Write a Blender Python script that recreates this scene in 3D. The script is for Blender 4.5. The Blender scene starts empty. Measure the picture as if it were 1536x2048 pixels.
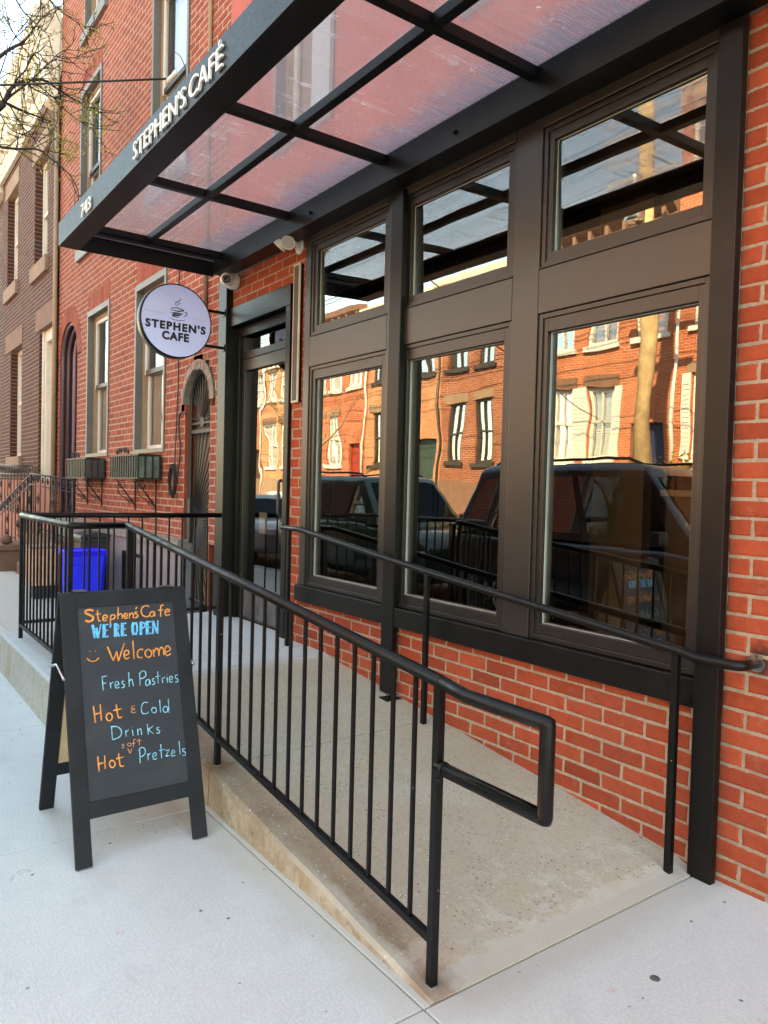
import bpy, math, random
from mathutils import Vector, Matrix, Quaternion
R = math.radians
S = bpy.context.scene
COL = S.collection
random.seed(7)

# ------------------------------------------------------------------ camera
cam = bpy.data.cameras.new('camera'); cam_o = bpy.data.objects.new('camera', cam); COL.objects.link(cam_o)
cam.sensor_fit = 'VERTICAL'; cam.sensor_height = 24.0; cam.lens = 24.0 * 1499.66 / 2048
cam.clip_start = 0.05; cam.clip_end = 2000
r_ = Vector((0.58767765, 0.80868735, 0.02568561)); u_ = Vector((-0.03936604, -0.0031298, 0.99921996)); f_ = Vector((-0.80813693, 0.58823037, -0.0299955))
cam_o.matrix_world = Matrix(((r_.x, u_.x, -f_.x, 0), (r_.y, u_.y, -f_.y, -2.7427), (r_.z, u_.z, -f_.z, 1.5), (0, 0, 0, 1)))
S.camera = cam_o
# ------------------------------------------------------------------ sky, sun, exposure
SUN_EL, SUN_AZ = R(41), R(27)
w = bpy.data.worlds.new('World'); S.world = w; w.use_nodes = True
bg = w.node_tree.nodes['Background']; sk = w.node_tree.nodes.new('ShaderNodeTexSky')
sk.sky_type = 'NISHITA'; sk.sun_disc = False; sk.sun_elevation = SUN_EL; sk.sun_rotation = SUN_AZ
sk.air_density = 1.0; sk.dust_density = .5; sk.ozone_density = 1.2
w.node_tree.links.new(sk.outputs[0], bg.inputs[0]); bg.inputs[1].default_value = 0.15
sl = bpy.data.lights.new('sun', 'SUN'); sl.energy = 4.6; sl.angle = R(0.5); sl.color = (1.0, 0.9, 0.76)
so = bpy.data.objects.new('sun', sl); COL.objects.link(so)
to_sun = Vector((math.sin(SUN_AZ) * math.cos(SUN_EL), math.cos(SUN_AZ) * math.cos(SUN_EL), math.sin(SUN_EL)))
so.rotation_mode = 'QUATERNION'; so.rotation_quaternion = to_sun.to_track_quat('Z', 'Y'); so.location = (5, 10, 30)
S.view_settings.view_transform = 'Standard'; S.view_settings.look = 'None'; S.view_settings.gamma = 1; S.view_settings.use_curve_mapping = False
S.view_settings.exposure = 3.1
S.view_settings.use_white_balance = True; S.view_settings.white_balance_temperature = 10000; S.view_settings.white_balance_tint = 0
S.render.engine = 'CYCLES'; S.cycles.use_denoising = True
S.cycles.max_bounces = 8; S.cycles.diffuse_bounces = 4; S.cycles.glossy_bounces = 4; S.cycles.transparent_max_bounces = 16; S.cycles.transmission_bounces = 6
S.cycles.caustics_reflective = False; S.cycles.caustics_refractive = False

# ------------------------------------------------------------------ mesh helpers
def wm(o): return o.matrix_basis.copy() if o.parent is None else wm(o.parent) @ o.matrix_parent_inverse @ o.matrix_basis
class MB:
    def __init__(s): s.v = []; s.f = []; s.m = []; s.t = []; s.e = []; s.sm = []
    def vert(s, p, tint=.5, edge=0.): s.v.append(tuple(p)); s.t.append(tint); s.e.append(edge); return len(s.v) - 1
    def face(s, idx, m=0, sm=False): s.f.append(tuple(idx)); s.m.append(m); s.sm.append(sm)
    def quad(s, a, b, c, d, m=0, tint=.5): s.face([s.vert(p, tint) for p in (a, b, c, d)], m)
    def poly(s, pts, m=0): s.face([s.vert(p) for p in pts], m)
    def box(s, x0, x1, y0, y1, z0, z1, m=0, M=None, tint=.5):
        P = [Vector((x, y, z)) for z in (z0, z1) for y in (y0, y1) for x in (x0, x1)]
        if M is not None: P = [M @ p for p in P]
        i = [s.vert(p, tint) for p in P]
        for q in ((0, 2, 3, 1), (4, 5, 7, 6), (0, 1, 5, 4), (2, 6, 7, 3), (0, 4, 6, 2), (1, 3, 7, 5)): s.face([i[k] for k in q], m)
    def prism(s, poly, axis, a, b, m=0):
        # poly: list of 2D points in the plane perpendicular to axis (x: (y,z), y: (x,z), z: (x,y))
        def P(p, t): return {'x': (t, p[0], p[1]), 'y': (p[0], t, p[1]), 'z': (p[0], p[1], t)}[axis]
        A = [s.vert(P(p, a)) for p in poly]; B = [s.vert(P(p, b)) for p in poly]; n = len(poly)
        s.face(A, m); s.face(B[::-1], m)
        for k in range(n): s.face([A[k], B[k], B[(k + 1) % n], A[(k + 1) % n]], m)
    def tube(s, pts, r, n=8, m=0, cap=True, closed=False, sq=False):
        pts = [Vector(p) for p in pts]; N = len(pts); rs = r if isinstance(r, (list, tuple)) else [r] * N
        rings = []; ref = None
        for i, p in enumerate(pts):
            a = pts[i - 1] if (i > 0 or closed) else p; b = pts[(i + 1) % N] if (i < N - 1 or closed) else p
            d1 = (p - a).normalized() if (p - a).length > 1e-9 else None; d2 = (b - p).normalized() if (b - p).length > 1e-9 else None
            t = ((d1 or d2) + (d2 or d1)).normalized()
            if ref is None:
                ref = t.cross(Vector((0, 0, 1)))
                if ref.length < .05: ref = t.cross(Vector((0, 1, 0)))
            ref = (ref - t * ref.dot(t)); ref.normalize(); bi = t.cross(ref)
            k = 1.0
            if d1 and d2: k = 1 / max(.5, math.cos(d1.angle(d2, 0) / 2))
            off = math.pi / n if sq else 0
            rings.append([s.vert(p + (ref * math.cos(2 * math.pi * j / n + off) + bi * math.sin(2 * math.pi * j / n + off)) * rs[i] * (k if True else 1)) for j in range(n)])
        for i in range(N if closed else N - 1):
            A, B = rings[i], rings[(i + 1) % N]
            for j in range(n): s.face([A[j], A[(j + 1) % n], B[(j + 1) % n], B[j]], m, not sq)
        if cap and not closed: s.face(rings[0][::-1], m); s.face(rings[-1], m)
    def lathe(s, prof, c, ax, n=24, m=0, sm=True):
        # prof: (radius, height) along axis ax from c
        ax = Vector(ax).normalized(); a = ax.orthogonal().normalized(); b = ax.cross(a); c = Vector(c); rings = []
        for (r, h) in prof: rings.append([s.vert(c + ax * h + (a * math.cos(2 * math.pi * j / n) + b * math.sin(2 * math.pi * j / n)) * r) for j in range(n)])
        for A, B in zip(rings, rings[1:]):
            for j in range(n): s.face([A[j], A[(j + 1) % n], B[(j + 1) % n], B[j]], m, sm)
        if prof[0][0] > 1e-6: s.face(rings[0][::-1], m)
        if prof[-1][0] > 1e-6: s.face(rings[-1], m)
    def disc(s, c, ax, r, n=48, m=0):
        ax = Vector(ax).normalized(); a = ax.orthogonal().normalized(); b = ax.cross(a); c = Vector(c); s.face([s.vert(c + (a * math.cos(2 * math.pi * j / n) + b * math.sin(2 * math.pi * j / n)) * r) for j in range(n)], m)
    def build(s, name, mats, parent=None, local=False, bev=0, label=None, segs=2):
        me = bpy.data.meshes.new(name); me.from_pydata(s.v, [], s.f); mats = mats if isinstance(mats, (list, tuple)) else [mats]
        for q in mats: me.materials.append(q)
        me.polygons.foreach_set('material_index', s.m); me.polygons.foreach_set('use_smooth', s.sm)
        for nm, arr in (('tint', s.t), ('edge', s.e)):
            if len(set(arr)) > 1: at = me.attributes.new(nm, 'FLOAT', 'POINT'); at.data.foreach_set('value', arr)
        me.update()
        o = bpy.data.objects.new(name, me); COL.objects.link(o)
        if parent is not None:
            o.parent = parent
            if not local:
                o.matrix_parent_inverse = wm(parent).inverted()
        if bev: b = o.modifiers.new('bevel', 'BEVEL'); b.width = bev; b.segments = segs; b.limit_method = 'ANGLE'; b.angle_limit = R(40); b.harden_normals = False
        if label: o['label'] = label
        return o
def thing(name, label, cat, loc=(0, 0, 0), rotz=0, group=None):
    o = bpy.data.objects.new(name, None); COL.objects.link(o); o.empty_display_size = .2; o.location = loc; o.rotation_euler = (0, 0, rotz)
    return tag(o, label, cat, group)
def tag(o, label, cat, group=None):
    o['label'] = label; o['category'] = cat
    if group: o['group'] = group
    return o
def structure(o): o['kind'] = 'structure'; return o
def fillet(pts, r, n=5):
    pts = [Vector(p) for p in pts]; out = [pts[0]]
    for a, b, c in zip(pts, pts[1:], pts[2:]):
        d1 = (a - b); d2 = (c - b); q = min(r, d1.length * .45, d2.length * .45); p1 = b + d1.normalized() * q; p2 = b + d2.normalized() * q
        for i in range(n + 1): t = i / n; out.append(p1 * (1 - t) ** 2 + b * 2 * t * (1 - t) + p2 * t * t)
    out.append(pts[-1]); return out
def smooth(pts, n=4):
    P = [Vector(p) for p in pts]
    if len(P) < 3: return P
    out = []
    for i in range(len(P) - 1):
        p0 = P[max(i - 1, 0)]; p1 = P[i]; p2 = P[i + 1]; p3 = P[min(i + 2, len(P) - 1)]
        for k in range(n):
            t = k / n; out.append(.5 * ((2 * p1) + (p2 - p0) * t + (2 * p0 - 5 * p1 + 4 * p2 - p3) * t * t + (3 * p1 - p0 - 3 * p2 + p3) * t ** 3))
    out.append(P[-1]); return out
def spiral(c, r0, r1, a0, turns, ux, uz, n=14):
    c = Vector(c); ux = Vector(ux); uz = Vector(uz)
    return [c + (ux * math.cos(a0 + turns * 2 * math.pi * i / n) + uz * math.sin(a0 + turns * 2 * math.pi * i / n)) * (r0 + (r1 - r0) * i / n) for i in range(n + 1)]
def text_mesh(mb, body, size, M, depth, m=0, off=0., sx=1., width=None, spacing=1.):
    c = bpy.data.curves.new('lettering', 'FONT'); c.body = body; c.size = 1; c.extrude = 0; c.offset = off; c.space_character = spacing; c.resolution_u = 3; c.fill_mode = 'NONE' if False else 'BOTH'; c.extrude = .5
    o = bpy.data.objects.new('lettering', c); me = bpy.data.meshes.new_from_object(o)
    xs = [v.co.x for v in me.vertices]; x0, x1 = min(xs), max(xs); cap = .729
    k = size / cap; kx = k * sx if width is None else width / (x1 - x0)
    base = len(mb.v)
    for v in me.vertices: mb.vert(M @ Vector(((v.co.x - x0) * kx, v.co.y * k, (v.co.z + .5) * depth)))
    for p in me.polygons: mb.face([base + i for i in p.vertices], m)
    bpy.data.objects.remove(o); bpy.data.curves.remove(c); bpy.data.meshes.remove(me)
AX_FRONT = lambda p: Matrix(((1, 0, 0, p[0]), (0, 0, -1, p[1]), (0, 1, 0, p[2]), (0, 0, 0, 1)))   # faces the street (-Y)
AX_SIDE = lambda p: Matrix(((0, 0, 1, p[0]), (1, 0, 0, p[1]), (0, 1, 0, p[2]), (0, 0, 0, 1)))    # faces along the street (+X)

# ------------------------------------------------------------------ materials
class NT:
    def __init__(s, name):
        s.mat = bpy.data.materials.new(name); s.mat.use_nodes = True; s.t = s.mat.node_tree; s.n = s.t.nodes; s.out = s.n['Material Output']; s.bsdf = s.n['Principled BSDF']
        s.pos = s.n.new('ShaderNodeNewGeometry').outputs['Position']
    def link(s, a, b): s.t.links.new(a, b)
    def setv(s, sock, v):
        if hasattr(v, 'is_output') or isinstance(v, bpy.types.NodeSocket): s.link(v, sock)
        else: sock.default_value = v
    def noise(s, scale, detail=4, rough=.55, vec=None, dist=0):
        q = s.n.new('ShaderNodeTexNoise'); q.inputs['Scale'].default_value = scale; q.inputs['Detail'].default_value = detail; q.inputs['Roughness'].default_value = rough; q.inputs['Distortion'].default_value = dist
        s.link(vec or s.pos, q.inputs['Vector']); return q.outputs['Fac']
    def voro(s, scale, vec=None, feature='F1', dim='3D'):
        q = s.n.new('ShaderNodeTexVoronoi'); q.voronoi_dimensions = dim; q.feature = feature; q.inputs['Scale'].default_value = scale; s.link(vec or s.pos, q.inputs['Vector']); return q.outputs['Distance']
    def scale(s, v, vec=None):
        q = s.n.new('ShaderNodeVectorMath'); q.operation = 'MULTIPLY'; s.link(vec or s.pos, q.inputs[0]); q.inputs[1].default_value = v; return q.outputs[0]
    def math(s, op, a, b=0., c=None):
        q = s.n.new('ShaderNodeMath'); q.operation = op; s.setv(q.inputs[0], a); s.setv(q.inputs[1], b)
        if c is not None: s.setv(q.inputs[2], c)
        return q.outputs[0]
    def ramp(s, fac, a, b, lo=0., hi=1.):
        q = s.n.new('ShaderNodeMapRange'); q.interpolation_type = 'SMOOTHSTEP'; s.setv(q.inputs['Value'], fac); q.inputs['From Min'].default_value = a; q.inputs['From Max'].default_value = b; q.inputs['To Min'].default_value = lo; q.inputs['To Max'].default_value = hi; return q.outputs[0]
    def mix(s, fac, a, b, mode='MIX'):
        q = s.n.new('ShaderNodeMix'); q.data_type = 'RGBA'; q.blend_type = mode; s.setv(q.inputs[0], fac)
        for sock, v in ((q.inputs[6], a), (q.inputs[7], b)): s.setv(sock, v if isinstance(v, bpy.types.NodeSocket) else (*v, 1) if len(v) == 3 else v)
        return q.outputs[2]
    def xyz(s, vec=None): q = s.n.new('ShaderNodeSeparateXYZ'); s.link(vec or s.pos, q.inputs[0]); return q.outputs
    def comb(s, x, y, z):
        q = s.n.new('ShaderNodeCombineXYZ')
        for i, v in enumerate((x, y, z)): s.setv(q.inputs[i], v)
        return q.outputs[0]
    def attr(s, n): q = s.n.new('ShaderNodeAttribute'); q.attribute_name = n; return q.outputs['Fac']
    def bump(s, h, strength=.3, dist=.01, prev=None):
        q = s.n.new('ShaderNodeBump'); q.inputs['Strength'].default_value = strength; q.inputs['Distance'].default_value = dist; s.link(h, q.inputs['Height'])
        if prev is not None: s.link(prev, q.inputs['Normal'])
        return q.outputs[0]
    def done(s, col=None, rough=None, normal=None, metal=None, spec=None):
        b = s.bsdf.inputs
        if col is not None: s.setv(b['Base Color'], col if isinstance(col, bpy.types.NodeSocket) else (*col, 1))
        if rough is not None: s.setv(b['Roughness'], rough)
        if normal is not None: s.link(normal, b['Normal'])
        if metal is not None: s.setv(b['Metallic'], metal)
        if spec is not None: b['Specular IOR Level'].default_value = spec
        return s.mat
def lin(h):
    h = h.lstrip('#'); c = [int(h[i:i + 2], 16) / 255 for i in (0, 2, 4)]
    return tuple(x / 12.92 if x <= .04045 else ((x + .055) / 1.055) ** 2.4 for x in c)
def plain(name, col, rough=.5, metal=0, var=.12, vs=8, bump=.05, bs=250, spec=.5, dirt=0., rv=.07):
    n = NT(name); a = n.noise(vs, 5); d = n.noise(vs * 12, 3)
    f = n.math('ADD', n.math('MULTIPLY', a, .7), n.math('MULTIPLY', d, .3))
    c = n.mix(n.ramp(f, .3, .7), tuple(x * (1 - var) for x in col), tuple(min(1, x * (1 + var)) for x in col))
    if dirt: c = n.mix(n.ramp(n.noise(3, 6, .7), .5, .8, 0, dirt), c, (.16, .13, .1))
    return n.done(c, n.ramp(d, .3, .7, max(.02, rough - rv), min(1, rough + rv)), n.bump(n.noise(bs, 2), bump, .002) if bump else None, metal, spec)
def brick_mat(name, lo, hi, mortar, smear=.72, dark=None):
    n = NT(name); t = n.attr('tint'); e = n.attr('edge'); n1 = n.noise(22, 5, .6); n2 = n.noise(160, 4, .65); n3 = n.noise(1.3, 3)
    c = n.mix(t, lo, hi)
    c = n.mix(n.ramp(n1, .35, .75, 0, .35), c, tuple(x * .62 for x in lo))
    c = n.mix(n.ramp(n2, .6, .75, 0, .5), c, tuple(x * .5 for x in lo))
    c = n.mix(n.ramp(n3, .45, .75, 0, .22), c, tuple(x * .55 + .03 for x in lo))
    if dark: c = n.mix(n.ramp(n.math('ADD', t, n.math('MULTIPLY', n3, .6)), .95, 1.2), c, dark)
    mm = n.mix(n.ramp(n.noise(30, 4), .3, .7), tuple(x * .75 for x in mortar), mortar)
    mm = n.mix(n.ramp(n2, .55, .72, 0, .6), mm, tuple(x * .5 for x in mortar))
    c = n.mix(n.math('MULTIPLY', n.ramp(n.noise(9, 6, .75), .56, .74), .22), c, tuple(x * .9 for x in mortar)); c = n.mix(n.ramp(n.noise(3.3, 5, .7), .55, .78, 0, .30), c, tuple(x * .38 for x in lo))
    k = n.ramp(n.math('ADD', e, n.math('ADD', n.math('MULTIPLY', n.math('SUBTRACT', n.noise(30, 5, .72), .5), 1.7), n.math('MULTIPLY', n.math('SUBTRACT', n.noise(140, 3, .6), .5), .9))), smear, smear + .14)
    c = n.mix(k, c, mm)
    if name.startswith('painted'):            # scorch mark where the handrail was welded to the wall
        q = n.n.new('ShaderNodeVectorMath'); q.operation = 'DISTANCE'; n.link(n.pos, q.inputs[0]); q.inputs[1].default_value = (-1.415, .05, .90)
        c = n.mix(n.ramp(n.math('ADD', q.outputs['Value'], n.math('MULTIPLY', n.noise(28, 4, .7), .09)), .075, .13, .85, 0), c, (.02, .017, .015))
    b = n.bump(n.math('ADD', n.math('MULTIPLY', n2, .6), n.math('MULTIPLY', k, .5)), .55, .003)
    return n.done(c, n.ramp(n2, .3, .7, .72, .95), b, spec=.25)
def mortar_mat(name, col, stain=.4):
    n = NT(name); a = n.noise(35, 5, .65); b = n.noise(220, 3); c = n.mix(n.ramp(a, .3, .7), tuple(x * .68 for x in col), col)
    c = n.mix(n.ramp(b, .55, .7, 0, .5), c, tuple(x * .45 for x in col)); c = n.mix(n.ramp(n.noise(1.8, 4), .5, .75, 0, stain), c, tuple(x * .5 for x in col))
    return n.done(c, .95, n.bump(n.math('ADD', a, n.math('MULTIPLY', b, .4)), .8, .004), spec=.2)
def brick_tex(name, lo, hi, mortar, bw=.215, bh=.074, band=None):
    n = NT(name); x, y, z = n.xyz(); v = n.comb(n.math('ADD', x, y), z, 0.)
    q = n.n.new('ShaderNodeTexBrick'); n.link(v, q.inputs['Vector']); q.inputs['Color1'].default_value = (*lo, 1); q.inputs['Color2'].default_value = (*hi, 1); q.inputs['Mortar'].default_value = (*mortar, 1)
    q.inputs['Scale'].default_value = 1; q.inputs['Mortar Size'].default_value = .006; q.inputs['Mortar Smooth'].default_value = .3; q.inputs['Brick Width'].default_value = bw; q.inputs['Row Height'].default_value = bh; q.inputs['Bias'].default_value = 0
    c = n.mix(n.ramp(n.noise(1.1, 4), .35, .7, 0, .4), q.outputs[0], tuple(k * .6 for k in lo)); c = n.mix(n.ramp(n.noise(60, 3), .5, .75, 0, .35), c, tuple(k * .5 for k in lo))
    return n.done(c, .9, n.bump(q.outputs['Fac'], -.3, .004), spec=.2)
def glass_mat(name, refl=.32, tint=(.75, .8, .8), wav=.02, wscale=1.6, col=(1, 1, 1)):
    n = NT(name); n.n.remove(n.bsdf); L = n.n.new('ShaderNodeLayerWeight'); L.inputs['Blend'].default_value = .35
    fac = n.math('ADD', refl, n.math('MULTIPLY', L.outputs['Fresnel'], 1 - refl))
    b = n.bump(n.noise(wscale, 2), wav, .05)
    g = n.n.new('ShaderNodeBsdfGlossy'); g.inputs['Roughness'].default_value = .0; g.inputs['Color'].default_value = (*col, 1); n.link(b, g.inputs['Normal'])
    t = n.n.new('ShaderNodeBsdfTransparent'); t.inputs['Color'].default_value = (*tint, 1)
    m = n.n.new('ShaderNodeMixShader'); n.link(fac, m.inputs[0]); n.link(t.outputs[0], m.inputs[1]); n.link(g.outputs[0], m.inputs[2]); n.link(m.outputs[0], n.out.inputs[0]); return n.mat

RED_LO, RED_HI = (.26, .042, .020), (.42, .080, .038)
M = {}
M['brick'] = brick_mat('painted_red_brick', RED_LO, RED_HI, (.40, .30, .22), .84)
M['mortar'] = mortar_mat('beige_mortar', (.41, .315, .235))
M['brick_b'] = brick_mat('neighbour_red_brick', (.23, .046, .026), (.36, .090, .050), (.48, .35, .28), .85)
M['mortar_b'] = mortar_mat('neighbour_mortar', (.50, .36, .29), .2)
M['brick_c'] = brick_mat('brown_brick', (.052, .018, .0125), (.125, .038, .026), (.30, .215, .17), .9, (.06, .03, .028))
M['mortar_c'] = mortar_mat('brown_wall_mortar', (.30, .215, .17), .2)
M['red_paint'] = plain('smooth_red_wall_paint', (.40, .085, .06), .75, var=.14, vs=2.5, bump=.25, bs=60)
M['black'] = plain('black_steel_paint', (.004, .004, .0042), .38, var=.3, bump=.04, bs=120, spec=.27, dirt=.05)
M['rail'] = plain('black_rail_paint', (.003, .003, .0032), .40, var=.3, bump=.08, bs=150, spec=.24)
def rail_paint():
    n = NT('chipped_black_rail_paint'); g = n.noise(60, 4); c = n.mix(n.ramp(g, .3, .7), (.0022, .0022, .0024), (.0042, .0042, .0044)); v = n.voro(26); c = n.mix(n.math('MULTIPLY', n.ramp(v, .045, .065, 1, 0), n.ramp(n.noise(6, 2), .56, .60)), c, (.40, .38, .34)); c = n.mix(n.ramp(n.noise(7, 5, .75), .60, .78, 0, .5), c, (.03, .022, .015))
    return n.done(c, n.ramp(n.noise(18, 4), .3, .7, .34, .50), n.bump(n.noise(150, 2), .10, .002), spec=.26)
M['rail'] = rail_paint()
M['brown'] = plain('dark_brown_cladding', (.0185, .0160, .0142), .36, var=.10, vs=2, bump=.008, bs=6, spec=.62, dirt=.04, rv=.02)
M['brown2'] = plain('dark_brown_sash', (.0140, .0120, .0107), .36, var=.10, vs=2, bump=.008, bs=6, spec=.55, dirt=.04, rv=.02)
M['gasket'] = plain('glazing_gasket', (.35, .36, .33), .5)
M['glass'] = glass_mat('shop_window_glass', .14, (.62, .66, .64), .035, 1.7, (1, .97, .92))
M['glass_up'] = glass_mat('transom_glass', .20, (.62, .66, .64), .03, 1.3, (1, .99, .97))
M['glass_b'] = glass_mat('house_window_glass', .16, (.9, .93, .93), .03, 2.0)
M['glass_car'] = glass_mat('car_glass', .01, (.010, .012, .012), .0, 1., (.35, .38, .42))
M['white'] = plain('white_plastic', (.72, .70, .66), .35, var=.05)
M['lens'] = plain('dark_lens', (.008, .008, .01), .08, var=.0, bump=0)
M['taupe'] = plain('taupe_window_casing', (.115, .105, .095), .5, var=.1)
M['casing_edge'] = plain('grey_casing_edge', (.16, .155, .15), .55, var=.1)
M['tan'] = plain('tan_wood_trim', (.30, .20, .125), .6)
M['cream'] = plain('cream_paint', (.70, .64, .53), .6, var=.12, vs=5, dirt=.45)
M['white_wood'] = plain('weathered_white_paint', (.62, .58, .50), .65, var=.12, vs=6, dirt=.5)
M['sash_white'] = plain('white_sash_paint', (.62, .61, .58), .5, var=.06)
M['blind'] = plain('window_blind', (.80, .79, .75), .7, var=.05)
M['curtain'] = plain('curtain_cloth', (.66, .68, .68), .9)
M['rose'] = plain('rose_stucco', (.36, .13, .09), .85, var=.15, vs=4, bump=.3, bs=60, dirt=.3)
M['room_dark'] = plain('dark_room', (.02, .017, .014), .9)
M['dark_brick'] = plain('dark_brown_brick', (.045, .022, .019), .9, var=.3, vs=20)
M['stone'] = plain('brownstone', (.19, .10, .068), .85, var=.2, vs=4, bump=.4, bs=60, dirt=.3)
M['stone_tan'] = plain('tan_stone', (.26, .17, .115), .85, var=.2, vs=4, bump=.3, bs=60, dirt=.3)
M['stone_grey'] = plain('grey_arch_stone', (.20, .185, .17), .9, var=.4, vs=9, bump=.6, bs=50, dirt=.5)
M['purple_grey'] = plain('purple_grey_base_paint', (.20, .185, .21), .7, var=.12, vs=4, bump=.2, bs=50, dirt=.35)
M['plum'] = plain('plum_door_paint', (.075, .06, .085), .45, var=.15)
M['iron'] = plain('wrought_iron', (.006, .005, .005), .55, var=.3, bump=.2, bs=90)
M['gate_bar'] = plain('iron_gate_bars', (.018, .016, .015), .55, var=.2)
M['screen'] = plain('tan_gate_screen', (.16, .135, .10), .7)
M['patina'] = plain('green_patina_sheet', (.10, .135, .11), .6, var=.5, vs=9, dirt=.6)
M['bronze'] = plain('dark_bronze_sheet', (.045, .038, .035), .45, var=.3, vs=12)
M['blue_bin'] = plain('blue_bin_plastic', (.004, .03, 1.0), .5, var=.12, spec=.2)
M['blue_bin_d'] = plain('blue_bin_rim', (.002, .005, .75), .5, var=.1, spec=.2)
M['black_plastic'] = plain('black_bin_plastic', (.02, .02, .022), .45)
M['planter'] = plain('tan_planter_boards', (.72, .42, .27), .7, var=.2, vs=14)
M['board_frame'] = plain('charcoal_wood', (.011, .0125, .0155), .60, var=.35, vs=9, bump=.35, bs=110, spec=.3)
M['chalk_board'] = plain('chalkboard_face', (.030, .034, .042), .72, var=.10, vs=3, bump=.05)
n_ = NT('smeared_chalkboard'); cc_ = n_.mix(n_.ramp(n_.noise(2.2, 5, .7, n_.scale((1, 1.6, 3))), .45, .75, 0, .55), (.028, .032, .040), (.050, .054, .060)); cc_ = n_.mix(n_.ramp(n_.noise(9, 5, .75, n_.scale((1, .5, 2.5))), .55, .78, 0, .5), cc_, (.062, .066, .070)); M['chalk_board'] = n_.done(cc_, .72, n_.bump(n_.noise(220, 2), .05, .002), spec=.4)
M['raw_board'] = plain('raw_fibreboard', (.55, .40, .25), .8)
M['chalk_o'] = plain('orange_chalk', (.95, .30, .07), .85, var=.30, vs=60)
M['chalk_t'] = plain('faint_orange_chalk', (.70, .30, .15), .85, var=.25, vs=90)
M['chalk_b'] = plain('pale_blue_chalk', (.22, .58, .78), .85, var=.38, vs=55)
M['chalk_w'] = plain('sky_blue_paint', (.10, .47, .80), .8, var=.30, vs=60)
M['letter'] = plain('white_metal_letters', (.74, .73, .70), .4, var=.04)
M['sign_face'] = plain('lavender_acrylic_added_glow', (.64, .72, .97), .3, var=.02, bump=0); M['sign_face'].node_tree.nodes['Principled BSDF'].inputs['Emission Color'].default_value = (.12, .16, 1, 1); M['sign_face'].node_tree.nodes['Principled BSDF'].inputs['Emission Strength'].default_value = .030  # faint blue glow added to the sign face to reach its lavender tone
M['sign_ink'] = plain('black_vinyl', (.012, .012, .016), .45, var=0, bump=0)
M['sign_line'] = plain('grey_vinyl', (.34, .33, .42), .5, var=0, bump=0)
M['chrome'] = plain('grey_metal', (.45, .45, .46), .3, 1.0)
M['speaker'] = plain('grey_grille', (.075, .068, .06), .7, bump=.5, bs=500)
M['bone'] = plain('cream_metal_trim', (.52, .47, .38), .5)
M['cable'] = plain('black_cable', (.012, .012, .012), .6)
M['bark'] = plain('tree_bark', (.030, .023, .019), .9, var=.35, vs=14, bump=.6, bs=70)
M['bark_pale'] = plain('pale_bark', (.26, .20, .13), .9, var=.35, vs=14, bump=.6, bs=70)
M['bud'] = plain('spring_buds', (.30, .30, .08), .7, var=.35, vs=30, bump=0)
M['leaf_y'] = plain('yellow_shrub_leaves', (.42, .30, .05), .7, var=.4, vs=20, bump=0)
M['pole_wood'] = plain('weathered_pole_wood', (.50, .36, .20), .9, var=.3, vs=5, bump=.5, bs=40)
M['int_brown'] = plain('interior_brown_panel', (.115, .062, .032), .6, var=.15)
M['int_tan'] = plain('interior_tan_wood', (.40, .25, .12), .5)
M['tyre'] = plain('tyre_rubber', (.015, .015, .015), .8)
M['rim'] = plain('alloy_rim', (.35, .35, .36), .3, 1.0)
M['tail'] = plain('red_lamp_plastic', (.35, .01, .01), .15, bump=0)
M['head'] = plain('clear_lamp_plastic', (.7, .7, .7), .12, bump=0)
M['trim'] = plain('black_car_trim', (.012, .012, .012), .5)
def paint(name, col):
    n = NT(name); m = n.done(n.mix(n.ramp(n.noise(3, 3), .4, .6), col, tuple(x * .92 for x in col)), .28); n.bsdf.inputs['Coat Weight'].default_value = .8; n.bsdf.inputs['Coat Roughness'].default_value = .03; return m
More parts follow.
